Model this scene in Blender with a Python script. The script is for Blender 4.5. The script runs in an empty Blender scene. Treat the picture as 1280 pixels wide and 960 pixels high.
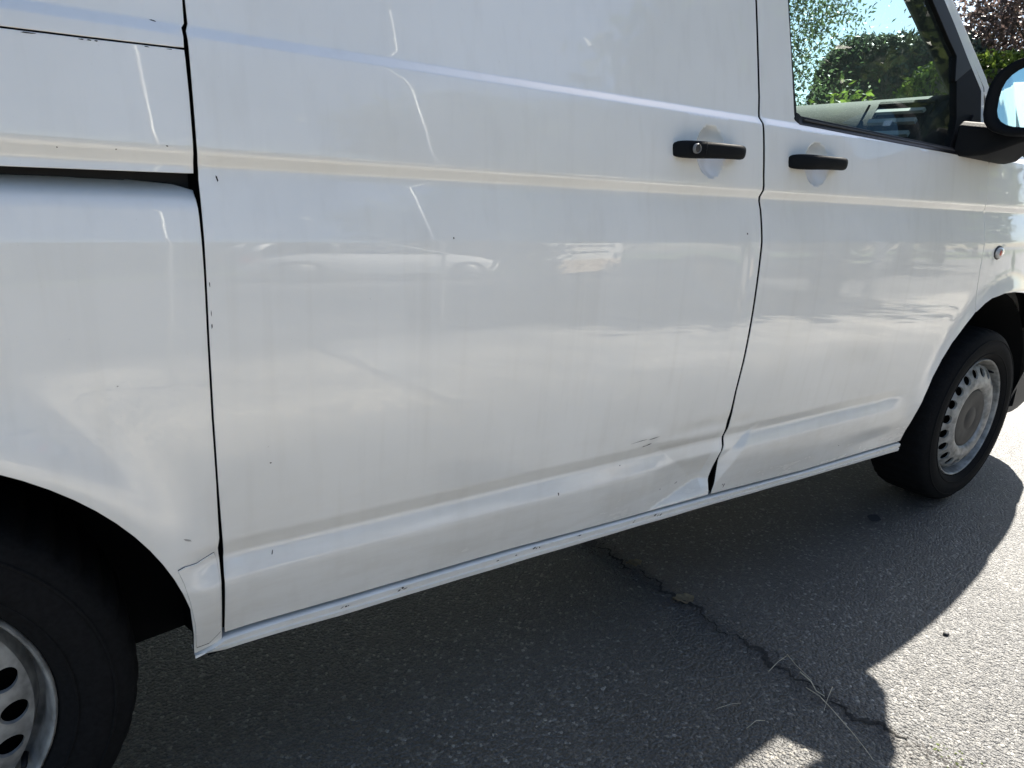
import bpy, math, random
import numpy as np
from mathutils import Vector, Matrix
from mathutils.geometry import delaunay_2d_cdt

# ------------------------------------------------------------------ camera, sky, sun, exposure
sc = bpy.context.scene
cam_data = bpy.data.cameras.new('camera')
cam = bpy.data.objects.new('camera', cam_data)
sc.collection.objects.link(cam)
CAM = Vector((0.2677, -0.985, 1.0479))
cr, cu, cd = Vector((0.827, -0.559, 0.055)), Vector((0.113, 0.262, 0.959)), Vector((0.55, 0.787, -0.279))
cd.normalize(); cr = (cr - cd * cr.dot(cd)).normalized(); cu = cr.cross(cd).normalized()
cam.matrix_world = Matrix(((cr.x, cu.x, -cd.x, CAM.x), (cr.y, cu.y, -cd.y, CAM.y), (cr.z, cu.z, -cd.z, CAM.z), (0, 0, 0, 1)))
cam_data.sensor_width = 36.0
cam_data.lens = 24.14
cam_data.clip_start = 0.02
cam_data.clip_end = 1500
sc.camera = cam

SUN = Vector((0.84, 0.322, 1.0)).normalized()
world = bpy.data.worlds.new('World'); sc.world = world; world.use_nodes = True
wn = world.node_tree.nodes; wl = world.node_tree.links
sky = wn.new('ShaderNodeTexSky'); sky.sky_type = 'NISHITA'; sky.sun_disc = False
sky.sun_elevation = math.asin(SUN.z); sky.sun_rotation = math.atan2(SUN.x, SUN.y)
sky.air_density = 1.0; sky.dust_density = 0.8; sky.ozone_density = 1.0
bg = wn['Background']; bg.inputs['Strength'].default_value = 0.051
wl.new(sky.outputs[0], bg.inputs['Color'])
sun_data = bpy.data.lights.new('sun', 'SUN'); sun_data.energy = 5.0; sun_data.angle = math.radians(0.53); sun_data.color = (1, .94, .84)
sun = bpy.data.objects.new('sun', sun_data); sc.collection.objects.link(sun)
sun.rotation_euler = (-SUN).to_track_quat('-Z', 'Y').to_euler(); sun.location = SUN * 30
vs = sc.view_settings; vs.view_transform = 'Standard'; vs.look = 'None'; vs.gamma = 1.0; vs.exposure = 2.12; vs.use_curve_mapping = False

random.seed(7); rng = np.random.default_rng(11)
COL = sc.collection

# ------------------------------------------------------------------ helpers
def mesh_obj(name, verts, faces, mat, parent=None, smooth=False, normals=None, mats=None, midx=None):
    me = bpy.data.meshes.new(name)
    me.from_pydata([tuple(map(float, v)) for v in verts], [], [tuple(map(int, f)) for f in faces])
    for m in (mats or [mat]): me.materials.append(m)
    if midx is not None: me.polygons.foreach_set('material_index', np.asarray(midx, dtype=np.int32))
    if smooth or normals is not None:
        me.polygons.foreach_set('use_smooth', np.ones(len(me.polygons), dtype=bool))
    me.update()
    if normals is not None: me.normals_split_custom_set_from_vertices([tuple(map(float, n)) for n in normals])
    o = bpy.data.objects.new(name, me); COL.objects.link(o)
    if parent is not None: o.parent = parent
    return o

def empty(name, loc=(0, 0, 0), parent=None):
    o = bpy.data.objects.new(name, None); COL.objects.link(o); o.location = loc; o.empty_display_size = .2
    if parent is not None: o.parent = parent
    return o

def tag(o, label=None, cat=None, group=None, kind=None):
    if label: o['label'] = label
    if cat: o['category'] = cat
    if group: o['group'] = group
    if kind: o['kind'] = kind
    return o

class MB:
    def __init__(s): s.v = []; s.f = []
    def add(s, v, f):
        b = len(s.v); s.v += [tuple(p) for p in v]; s.f += [tuple(i + b for i in q) for q in f]; return s
    def box(s, a, b):
        x0, y0, z0 = a; x1, y1, z1 = b
        return s.add([(x0,y0,z0),(x1,y0,z0),(x1,y1,z0),(x0,y1,z0),(x0,y0,z1),(x1,y0,z1),(x1,y1,z1),(x0,y1,z1)],
                     [(0,3,2,1),(4,5,6,7),(0,1,5,4),(1,2,6,5),(2,3,7,6),(3,0,4,7)])
    def tube(s, pts, rad, n=8, cap=True):
        pts = [Vector(p) for p in pts]; rad = rad if hasattr(rad, '__len__') else [rad] * len(pts)
        rings = []
        for i, p in enumerate(pts):
            t = (pts[min(i + 1, len(pts) - 1)] - pts[max(i - 1, 0)]).normalized()
            a = t.cross(Vector((0, 0, 1)) if abs(t.z) < .9 else Vector((1, 0, 0))).normalized(); b = t.cross(a)
            rings.append([p + (a * math.cos(k * 2 * math.pi / n) + b * math.sin(k * 2 * math.pi / n)) * rad[i] for k in range(n)])
        v = [q for r in rings for q in r]; f = []
        for i in range(len(pts) - 1):
            for k in range(n): f.append((i*n+k, i*n+(k+1) % n, (i+1)*n+(k+1) % n, (i+1)*n+k))
        if cap: f.append(tuple(range(n))[::-1]); f.append(tuple((len(pts)-1)*n + k for k in range(n)))
        return s.add(v, f)
    def loft(s, rings, closed=True, cap=True):
        n = len(rings[0]); v = [q for r in rings for q in r]; f = []
        for i in range(len(rings) - 1):
            for k in range(n if closed else n - 1): f.append((i*n+k, i*n+(k+1) % n, (i+1)*n+(k+1) % n, (i+1)*n+k))
        if cap and closed: f.append(tuple(range(n))[::-1]); f.append(tuple((len(rings)-1)*n + k for k in range(n)))
        return s.add(v, f)
    def lathe_y(s, prof, n=48, c=(0, 0, 0)):      # profile of (radius, y) turned round the Y axis
        rings = [[(c[0] + r*math.cos(k*2*math.pi/n), c[1] + y, c[2] + r*math.sin(k*2*math.pi/n)) for k in range(n)] for r, y in prof]
        return s.loft(rings, True, False)
    def build(s, name, mat, parent=None, smooth=True, bevel=0, sub=0, auto=None):
        o = mesh_obj(name, s.v, s.f, mat, parent, smooth)
        if bevel:
            m = o.modifiers.new('bevel', 'BEVEL'); m.width = bevel; m.segments = 3; m.limit_method = 'ANGLE'; m.angle_limit = .6; m.harden_normals = True
        if sub:
            m = o.modifiers.new('sub', 'SUBSURF'); m.levels = sub; m.render_levels = sub
        return o

# ------------------------------------------------------------------ materials
def mat(name):
    m = bpy.data.materials.new(name); m.use_nodes = True
    return m, m.node_tree.nodes, m.node_tree.links, m.node_tree.nodes['Principled BSDF']
def simple(name, col, rough=.5, metal=0, coat=0, bump=0, bscale=200, var=0, spec=.5):
    m, n, l, b = mat(name)
    b.inputs['Base Color'].default_value = (*col, 1); b.inputs['Roughness'].default_value = rough
    b.inputs['Metallic'].default_value = metal; b.inputs['Coat Weight'].default_value = coat; b.inputs['Coat Roughness'].default_value = .05
    b.inputs['Specular IOR Level'].default_value = spec
    if bump or var:
        tc = n.new('ShaderNodeTexCoord'); nz = n.new('ShaderNodeTexNoise'); nz.inputs['Scale'].default_value = bscale; nz.inputs['Detail'].default_value = 4
        l.new(tc.outputs['Object'], nz.inputs['Vector'])
        if bump:
            bp = n.new('ShaderNodeBump'); bp.inputs['Strength'].default_value = bump; bp.inputs['Distance'].default_value = .002
            l.new(nz.outputs[0], bp.inputs['Height']); l.new(bp.outputs[0], b.inputs['Normal'])
        if var:
            r = n.new('ShaderNodeValToRGB'); r.color_ramp.elements[0].position = .3; r.color_ramp.elements[1].position = .7
            r.color_ramp.elements[0].color = (*[c * (1 - var) for c in col], 1); r.color_ramp.elements[1].color = (*[min(1, c * (1 + var)) for c in col], 1)
            l.new(nz.outputs[0], r.inputs[0]); l.new(r.outputs[0], b.inputs['Base Color'])
    return m

def paint_material():
    m, n, l, b = mat('white_paint')
    tc = n.new('ShaderNodeTexCoord')
    big = n.new('ShaderNodeTexNoise'); big.inputs['Scale'].default_value = 3.0; big.inputs['Detail'].default_value = 6
    l.new(tc.outputs['Object'], big.inputs['Vector'])
    ramp = n.new('ShaderNodeValToRGB'); ramp.color_ramp.elements[0].position = .35; ramp.color_ramp.elements[1].position = .65
    ramp.color_ramp.elements[0].color = (.765, .745, .705, 1); ramp.color_ramp.elements[1].color = (.825, .807, .77, 1)
    l.new(big.outputs[0], ramp.inputs[0])
    # fine grime specks
    sp = n.new('ShaderNodeTexNoise'); sp.inputs['Scale'].default_value = 210; sp.inputs['Detail'].default_value = 2
    l.new(tc.outputs['Object'], sp.inputs['Vector'])
    sr = n.new('ShaderNodeValToRGB'); sr.color_ramp.elements[0].position = .76; sr.color_ramp.elements[1].position = .82
    l.new(sp.outputs[0], sr.inputs[0])
    mx = n.new('ShaderNodeMix'); mx.data_type = 'RGBA'; l.new(ramp.outputs[0], mx.inputs['A']); mx.inputs['B'].default_value = (.45, .42, .37, 1)
    sm = n.new('ShaderNodeMath'); sm.operation = 'MULTIPLY'; sm.inputs[1].default_value = .35; l.new(sr.outputs[0], sm.inputs[0]); l.new(sm.outputs[0], mx.inputs['Factor'])
    # road film thrown up over the lower doors, streaky and uneven
    sz = n.new('ShaderNodeSeparateXYZ'); l.new(tc.outputs['Object'], sz.inputs[0])
    zr = n.new('ShaderNodeMapRange'); zr.inputs['From Min'].default_value = .62; zr.inputs['From Max'].default_value = .30; zr.inputs['To Min'].default_value = 0; zr.inputs['To Max'].default_value = 1; l.new(sz.outputs['Z'], zr.inputs[0])
    mp = n.new('ShaderNodeMapping'); mp.inputs['Scale'].default_value = (3, 3, 14); l.new(tc.outputs['Object'], mp.inputs[0])
    fn = n.new('ShaderNodeTexNoise'); fn.inputs['Scale'].default_value = 2.2; fn.inputs['Detail'].default_value = 8; fn.inputs['Roughness'].default_value = .68; l.new(mp.outputs[0], fn.inputs['Vector'])
    fr_ = n.new('ShaderNodeMapRange'); fr_.inputs['From Min'].default_value = .42; fr_.inputs['From Max'].default_value = .75; l.new(fn.outputs[0], fr_.inputs[0])
    fm = n.new('ShaderNodeMath'); fm.operation = 'MULTIPLY'; l.new(zr.outputs[0], fm.inputs[0]); l.new(fr_.outputs[0], fm.inputs[1])
    fm2 = n.new('ShaderNodeMath'); fm2.operation = 'MULTIPLY'; fm2.inputs[1].default_value = .42; l.new(fm.outputs[0], fm2.inputs[0])
    mx2 = n.new('ShaderNodeMix'); mx2.data_type = 'RGBA'; l.new(fm2.outputs[0], mx2.inputs['Factor']); l.new(mx.outputs['Result'], mx2.inputs['A']); mx2.inputs['B'].default_value = (.50, .45, .37, 1)
    m3 = n.new('ShaderNodeMapping'); m3.inputs['Scale'].default_value = (38, 38, 1.6); l.new(tc.outputs['Object'], m3.inputs[0])
    s3 = n.new('ShaderNodeTexNoise'); s3.inputs['Scale'].default_value = 1.0; s3.inputs['Detail'].default_value = 6; l.new(m3.outputs[0], s3.inputs['Vector'])
    q3 = n.new('ShaderNodeMapRange'); q3.inputs['From Min'].default_value = .52; q3.inputs['From Max'].default_value = .78; q3.inputs['To Max'].default_value = .16; l.new(s3.outputs[0], q3.inputs[0])
    mx3 = n.new('ShaderNodeMix'); mx3.data_type = 'RGBA'; l.new(q3.outputs[0], mx3.inputs['Factor']); l.new(mx2.outputs['Result'], mx3.inputs['A']); mx3.inputs['B'].default_value = (.55, .51, .44, 1)
    l.new(mx3.outputs['Result'], b.inputs['Base Color'])
    b.inputs['Roughness'].default_value = .45
    b.inputs['Coat Weight'].default_value = 1.0; b.inputs['Coat IOR'].default_value = 1.62
    # road film: the clear coat is blurred in patches
    film = n.new('ShaderNodeTexNoise'); film.inputs['Scale'].default_value = 9; film.inputs['Detail'].default_value = 5
    l.new(tc.outputs['Object'], film.inputs['Vector'])
    mr = n.new('ShaderNodeMapRange'); mr.inputs['From Min'].default_value = .35; mr.inputs['From Max'].default_value = .7; mr.inputs['To Min'].default_value = .012; mr.inputs['To Max'].default_value = .04
    l.new(film.outputs[0], mr.inputs[0])
    dz = n.new('ShaderNodeMath'); dz.operation = 'MULTIPLY_ADD'; dz.inputs[1].default_value = .16; l.new(zr.outputs[0], dz.inputs[0]); l.new(mr.outputs[0], dz.inputs[2])      # dust dulls the lower doors
    df_ = n.new('ShaderNodeMath'); df_.operation = 'MULTIPLY_ADD'; df_.inputs[1].default_value = .25; l.new(fm.outputs[0], df_.inputs[0]); l.new(dz.outputs[0], df_.inputs[2]); l.new(df_.outputs[0], b.inputs['Coat Roughness'])
    bp = n.new('ShaderNodeBump'); bp.inputs['Strength'].default_value = .012; bp.inputs['Distance'].default_value = .001
    op = n.new('ShaderNodeTexNoise'); op.inputs['Scale'].default_value = 60; l.new(tc.outputs['Object'], op.inputs['Vector'])
    l.new(op.outputs[0], bp.inputs['Height']); l.new(bp.outputs[0], b.inputs['Coat Normal'])
    return m

def glass_material(name, tint, dust=.03, refl=1.0):
    m, n, l, b = mat(name); n.remove(b)
    out = n['Material Output']
    geo = n.new('ShaderNodeNewGeometry'); io = n.new('ShaderNodeMix'); io.data_type = 'FLOAT'
    io.inputs['A'].default_value = 1.5; io.inputs['B'].default_value = 1 / 1.5; l.new(geo.outputs['Backfacing'], io.inputs['Factor'])
    fr = n.new('ShaderNodeFresnel'); l.new(io.outputs['Result'], fr.inputs['IOR'])
    mu = n.new('ShaderNodeMath'); mu.operation = 'MULTIPLY'; mu.inputs[1].default_value = 1.7 * refl; mu.use_clamp = True; l.new(fr.outputs[0], mu.inputs[0])
    tr = n.new('ShaderNodeBsdfTransparent'); tr.inputs[0].default_value = (*tint, 1)
    gl = n.new('ShaderNodeBsdfGlossy'); gl.inputs['Roughness'].default_value = .0
    df = n.new('ShaderNodeBsdfDiffuse'); df.inputs[0].default_value = (.6, .6, .58, 1)
    tl = n.new('ShaderNodeBsdfTranslucent'); tl.inputs[0].default_value = (.6, .6, .58, 1)
    da = n.new('ShaderNodeAddShader'); l.new(df.outputs[0], da.inputs[0]); l.new(tl.outputs[0], da.inputs[1])
    m0 = n.new('ShaderNodeMixShader'); m0.inputs[0].default_value = dust; l.new(tr.outputs[0], m0.inputs[1]); l.new(df.outputs[0], m0.inputs[2])
    m1 = n.new('ShaderNodeMixShader'); l.new(mu.outputs[0], m1.inputs[0]); l.new(m0.outputs[0], m1.inputs[1]); l.new(gl.outputs[0], m1.inputs[2])
    l.new(m1.outputs[0], out.inputs['Surface'])
    return m

def leaf_material(name, c0, c1, trans=.35):
    m, n, l, b = mat(name)
    at = n.new('ShaderNodeAttribute'); at.attribute_name = 'tone'
    r = n.new('ShaderNodeValToRGB'); r.color_ramp.elements[0].color = (*c0, 1); r.color_ramp.elements[1].color = (*c1, 1)
    l.new(at.outputs['Fac'], r.inputs[0]); l.new(r.outputs[0], b.inputs['Base Color']); b.inputs['Roughness'].default_value = .42
    tl = n.new('ShaderNodeBsdfTranslucent'); l.new(r.outputs[0], tl.inputs[0])
    mx = n.new('ShaderNodeMixShader'); mx.inputs[0].default_value = trans; l.new(b.outputs[0], mx.inputs[1]); l.new(tl.outputs[0], mx.inputs[2])
    l.new(mx.outputs[0], n['Material Output'].inputs['Surface'])
    return m

def asphalt_material():
    m, n, l, b = mat('asphalt')
    tc = n.new('ShaderNodeTexCoord'); P = tc.outputs['Object']
    # chippings: voronoi cells with their own tone
    v1 = n.new('ShaderNodeTexVoronoi'); v1.inputs['Scale'].default_value = 150; l.new(P, v1.inputs['Vector'])
    v2 = n.new('ShaderNodeTexVoronoi'); v2.inputs['Scale'].default_value = 340; l.new(P, v2.inputs['Vector'])
    nz = n.new('ShaderNodeTexNoise'); nz.inputs['Scale'].default_value = 1.6; nz.inputs['Detail'].default_value = 6; l.new(P, nz.inputs['Vector'])
    sep = n.new('ShaderNodeSeparateColor'); l.new(v1.outputs['Color'], sep.inputs[0])
    ramp = n.new('ShaderNodeValToRGB'); e = ramp.color_ramp.elements
    e[0].position = 0; e[0].color = (.024, .025, .027, 1); e[1].position = 1; e[1].color = (.24, .236, .225, 1)
    for p_, c_ in ((.45, (.032, .0325, .034, 1)), (.8, (.052, .052, .052, 1)), (.95, (.10, .099, .096, 1))):
        k = e.new(p_); k.color = c_
    l.new(sep.outputs[0], ramp.inputs[0])
    sep2 = n.new('ShaderNodeSeparateColor'); l.new(v2.outputs['Color'], sep2.inputs[0])
    r2 = n.new('ShaderNodeValToRGB'); r2.color_ramp.elements[0].color = (.62, .62, .62, 1); r2.color_ramp.elements[1].color = (1.35, 1.33, 1.28, 1); l.new(sep2.outputs[1], r2.inputs[0])
    mu = n.new('ShaderNodeMix'); mu.data_type = 'RGBA'; mu.blend_type = 'MULTIPLY'; mu.inputs['Factor'].default_value = 1; l.new(ramp.outputs[0], mu.inputs['A']); l.new(r2.outputs[0], mu.inputs['B'])
    r3 = n.new('ShaderNodeValToRGB'); r3.color_ramp.elements[0].position = .35; r3.color_ramp.elements[1].position = .68
    r3.color_ramp.elements[0].color = (.66, .66, .67, 1); r3.color_ramp.elements[1].color = (1.28, 1.25, 1.2, 1); l.new(nz.outputs[0], r3.inputs[0])
    mu2 = n.new('ShaderNodeMix'); mu2.data_type = 'RGBA'; mu2.blend_type = 'MULTIPLY'; mu2.inputs['Factor'].default_value = 1; l.new(mu.outputs['Result'], mu2.inputs['A']); l.new(r3.outputs[0], mu2.inputs['B'])
    # the lay on the near side of the seam (x < 1.6) is paler and browner
    sx = n.new('ShaderNodeSeparateXYZ'); l.new(P, sx.inputs[0])
    wob = n.new('ShaderNodeTexNoise'); wob.inputs['Scale'].default_value = 14; wob.inputs['Detail'].default_value = 5; l.new(P, wob.inputs['Vector'])
    ad = n.new('ShaderNodeMath'); ad.operation = 'MULTIPLY_ADD'; ad.inputs[1].default_value = .16; l.new(wob.outputs[0], ad.inputs[0]); l.new(sx.outputs['X'], ad.inputs[2])
    mr = n.new('ShaderNodeMapRange'); mr.interpolation_type = 'SMOOTHSTEP'; mr.inputs['From Min'].default_value = 1.64; mr.inputs['From Max'].default_value = 1.70; mr.inputs['To Min'].default_value = 1; mr.inputs['To Max'].default_value = 0
    l.new(ad.outputs[0], mr.inputs[0])
    mu3 = n.new('ShaderNodeMix'); mu3.data_type = 'RGBA'; mu3.blend_type = 'MULTIPLY'; l.new(mr.outputs[0], mu3.inputs['Factor']); l.new(mu2.outputs['Result'], mu3.inputs['A']); mu3.inputs['B'].default_value = (1.12, 1.08, 1.0, 1)
    # asphalt brightened out of view to bounce light onto the van (y from -0.9 to -2.7), uneven edges
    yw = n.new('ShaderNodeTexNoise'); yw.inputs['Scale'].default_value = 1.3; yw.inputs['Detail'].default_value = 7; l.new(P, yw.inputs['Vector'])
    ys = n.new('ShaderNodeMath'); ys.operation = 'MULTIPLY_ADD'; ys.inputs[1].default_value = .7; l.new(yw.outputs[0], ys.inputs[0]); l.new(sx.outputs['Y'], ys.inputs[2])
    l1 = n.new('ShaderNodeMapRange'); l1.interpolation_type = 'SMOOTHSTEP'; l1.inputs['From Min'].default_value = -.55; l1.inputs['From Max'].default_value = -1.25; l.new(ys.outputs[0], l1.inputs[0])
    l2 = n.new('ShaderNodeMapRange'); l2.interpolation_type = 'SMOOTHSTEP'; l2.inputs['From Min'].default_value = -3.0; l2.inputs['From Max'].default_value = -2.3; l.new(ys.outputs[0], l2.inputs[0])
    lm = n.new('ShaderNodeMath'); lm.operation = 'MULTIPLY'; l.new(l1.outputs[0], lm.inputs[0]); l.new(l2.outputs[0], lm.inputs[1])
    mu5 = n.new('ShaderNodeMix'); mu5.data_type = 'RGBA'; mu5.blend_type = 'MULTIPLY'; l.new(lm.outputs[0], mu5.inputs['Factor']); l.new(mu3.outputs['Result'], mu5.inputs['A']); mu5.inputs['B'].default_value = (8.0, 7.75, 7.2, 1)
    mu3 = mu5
    # damp dirt washed in along the seam
    w2 = n.new('ShaderNodeMath'); w2.operation = 'MULTIPLY_ADD'; w2.inputs[1].default_value = .10; l.new(wob.outputs[0], w2.inputs[0]); l.new(sx.outputs['X'], w2.inputs[2])
    db = n.new('ShaderNodeMath'); db.operation = 'SUBTRACT'; db.inputs[1].default_value = 1.648; l.new(w2.outputs[0], db.inputs[0])
    ab = n.new('ShaderNodeMath'); ab.operation = 'ABSOLUTE'; l.new(db.outputs[0], ab.inputs[0])
    sm = n.new('ShaderNodeMapRange'); sm.interpolation_type = 'SMOOTHSTEP'; sm.inputs['From Min'].default_value = .008; sm.inputs['From Max'].default_value = .05; sm.inputs['To Min'].default_value = .55; sm.inputs['To Max'].default_value = 0; l.new(ab.outputs[0], sm.inputs[0])
    mu4 = n.new('ShaderNodeMix'); mu4.data_type = 'RGBA'; l.new(sm.outputs[0], mu4.inputs['Factor']); l.new(mu3.outputs['Result'], mu4.inputs['A']); mu4.inputs['B'].default_value = (.030, .027, .022, 1)
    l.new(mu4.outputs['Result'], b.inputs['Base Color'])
    b.inputs['Roughness'].default_value = .52; b.inputs['Specular IOR Level'].default_value = 1.0
    h = n.new('ShaderNodeMath'); h.operation = 'MULTIPLY_ADD'; h.inputs[1].default_value = -1.0
    l.new(v1.outputs['Distance'], h.inputs[0])
    h2 = n.new('ShaderNodeMath'); h2.operation = 'MULTIPLY'; h2.inputs[1].default_value = -.35; l.new(v2.outputs['Distance'], h2.inputs[0]); l.new(h2.outputs[0], h.inputs[2])
    bp = n.new('ShaderNodeBump'); bp.inputs['Strength'].default_value = 1.0; bp.inputs['Distance'].default_value = .0065
    l.new(h.outputs[0], bp.inputs['Height']); l.new(bp.outputs[0], b.inputs['Normal'])
    return m

M = dict(
    paint=paint_material(), asphalt=asphalt_material(),
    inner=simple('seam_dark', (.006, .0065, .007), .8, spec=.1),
    liner=simple('wheel_liner', (.006, .0065, .007), .9, bump=.3, bscale=80, spec=.15),
    plastic=simple('black_plastic', (.010, .011, .0125), .6, bump=.25, bscale=900, spec=.05),
    trim=simple('black_trim', (.010, .010, .012), .45, spec=.2),
    rubber=simple('tyre_rubber', (.0065, .0068, .0075), .85, bump=.2, bscale=150, var=.3, spec=.15),
    steel=simple('painted_steel_rim', (.24, .24, .23), .45, metal=.15, bump=.15, bscale=40, var=.45),
    cap=simple('hub_cap_grey', (.045, .043, .042), .6, var=.25, bscale=30, spec=.3),
    chrome=simple('lock_metal', (.6, .6, .6), .25, metal=1),
    dash=simple('dusty_dashboard', (.013, .015, .0145), .85, bump=.6, bscale=300, var=.35, spec=.3),
    dashdark=simple('dark_interior', (.012, .014, .015), .75, bump=.2, bscale=300, spec=.15),
    slat=simple('vent_slat_grey', (.22, .235, .235), .6),
    seat=simple('seat_fabric', (.06, .062, .07), .9, bump=.4, bscale=500),
    pillar=simple('pillar_trim', (.02, .024, .023), .75, bump=.2, bscale=300, spec=.15),
    chip=simple('chipped_paint', (.035, .026, .020), .85, var=.5, bscale=300),
    scuff=simple('grey_scuff', (.38, .36, .33), .8),
    ring=simple('lock_ring_grey', (.16, .16, .16), .4),
    bump=simple('grey_bumper', (.035, .036, .038), .55, bump=.2, bscale=600),
    glass=glass_material('window_glass', (.80, .94, .92), .02, .5),
    shield=glass_material('windscreen_glass', (.86, .94, .92), .008, .8),
    mirror=simple('mirror_glass', (.24, .40, .48), .015, metal=1),
    lens=simple('indicator_lens', (.42, .41, .40), .15, coat=1),
    amber=simple('indicator_bulb', (.55, .10, .05), .3),
    bark=simple('bark', (.10, .085, .07), .9, bump=.8, bscale=25, var=.35),
    soil=simple('seam_soil', (.026, .024, .021), .95, bump=1, bscale=160, var=.5),
    straw=simple('dry_straw', (.50, .44, .32), .7, var=.2, bscale=60),
    leafdry=simple('dead_leaf', (.20, .15, .085), .8, var=.35, bscale=90),
    stone=simple('dark_pebble', (.03, .03, .032), .7),
    moss=simple('moss', (.07, .09, .02), .95, bump=1, bscale=200, var=.5),
    grass=simple('verge_turf', (.06, .085, .025), .95, bump=1, bscale=30, var=.45),
    leaf_tree=leaf_material('tree_leaves', (.045, .075, .035), (.13, .18, .085), .45),
    leaf_dark=leaf_material('hedge_leaves', (.045, .064, .048), (.105, .135, .095), .35),
    leaf_lime=leaf_material('bush_leaves', (.06, .10, .015), (.20, .28, .05), .45),
    leaf_copper=leaf_material('copper_leaves', (.055, .040, .038), (.17, .125, .115), .4),
    leaf_far=leaf_material('row_leaves', (.04, .065, .018), (.13, .17, .05), .35),
    car=simple('white_car_paint', (.80, .80, .78), .35, coat=1),
    carglass=simple('dark_car_glass', (.012, .014, .016), .05, coat=1),
    tail=simple('tail_lamp_red', (.55, .02, .02), .2, coat=1),
    board=simple('notice_board_white', (.78, .77, .72), .5),
    ink=simple('notice_print', (.10, .10, .14), .6),
    boardlow=simple('notice_board_tan', (.62, .48, .32), .5),
    post=simple('weathered_post', (.45, .44, .42), .6),
    pole=simple('galvanised_pole', (.62, .62, .60), .45, metal=.2),
)

# ------------------------------------------------------------------ ground
def sheet(name, x0, y0, x1, y1, z, m, n=1):
    v = [(x0, y0, z), (x1, y0, z), (x1, y1, z), (x0, y1, z)]
    return mesh_obj(name, v, [(0, 1, 2, 3)], m)
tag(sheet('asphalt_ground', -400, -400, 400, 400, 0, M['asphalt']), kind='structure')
tag(sheet('grass_verge', 7.2, 3.6, 90, 60, .006, M['grass']), kind='structure')
tag(sheet('grass_verge', -60, -60, 90, -11.2, .006, M['grass']), kind='structure')

# ------------------------------------------------------------------ the van's side surface: y = S(x, z)
SL = np.array([(0.20,-.22),(.387,-.22),(.434,-.16),(.444,-.03),(.450,.28),(.474,.34),(.482,.10),(.488,-.33),(.505,-.33),(.515,-.10),(.60,-.085),(.68,-.065),(.74,-.03),(.80,-.006),(.88,.018),(.92,.04),(.951,.072),(.960,.20),(.99,.23),(1.035,.27),(1.045,.15),(1.050,-.42),(1.061,-.45),(1.066,-.18),(1.072,.05),(1.085,.13),(1.12,.15),(1.18,.19),(1.200,.24),(1.2045,1.0),(1.2145,1.05),(1.219,.24),(1.23,.215),(1.5,.23),(1.75,.27),(1.80,.38),(1.86,.9),(1.90,2.2)])
_z = np.arange(.2, 1.9, .0005); _s = np.interp(_z, SL[:, 0], SL[:, 1])
_y = np.concatenate([[0], np.cumsum((_s[1:] + _s[:-1]) / 2 * .0005)]); _y -= np.interp(.85, _z, _y) + .012
ARCH = ((0.0, .325, .415), (3.0, .345, .435))
def S0(x, z):
    x = np.asarray(x, float); z = np.asarray(z, float)
    y = np.interp(z, _z, _y)
    t = np.clip((z - .34)/.28, 0, 1); ya, yb = np.interp(.34, _z, _y), np.interp(.62, _z, _y)      # creaseless section near the arches
    flat = (2*t**3 - 3*t**2 + 1)*ya + (t**3 - 2*t**2 + t)*.28*-.22 + (-2*t**3 + 3*t**2)*yb + (t**3 - t**2)*.28*-.08
    w = np.clip((x - 2.36)/.14, 0, 1); w = w*w*(3 - 2*w); w2 = np.clip((.430 - x)/.05, 0, 1); w = np.maximum(w, w2*w2*(3 - 2*w2))
    y = np.where((z > .34) & (z < .62), y + (flat - y)*w, y)
    y = y + .13*np.clip((x - 2.75)/1.1, 0, None)**2 + .05*np.clip((-.2 - x)/.8, 0, None)**2
    for cx, cz, r in ARCH:
        d = np.hypot(x - cx, z - cz) - r
        y = y - .016*np.exp(-(np.clip(d, -.02, None)/.05)**2)*np.clip((z - .30)/.15, 0, 1)
    return y
def sstep(t): t = np.clip(t, 0, 1); return t*t*(3 - 2*t)
def hinge(x, z, p, q, slope, soft):      # fold along the line p-q, rising on its left side
    dx, dz = q[0] - p[0], q[1] - p[1]; L = math.hypot(dx, dz)
    d = (dx*(z - p[1]) - dz*(x - p[0])) / L
    return slope * .5 * (d + np.sqrt(d*d + soft*soft))
CUPS = ((1.427, 1.134, .044, .052), (1.797, 1.131, .048, .049))
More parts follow.
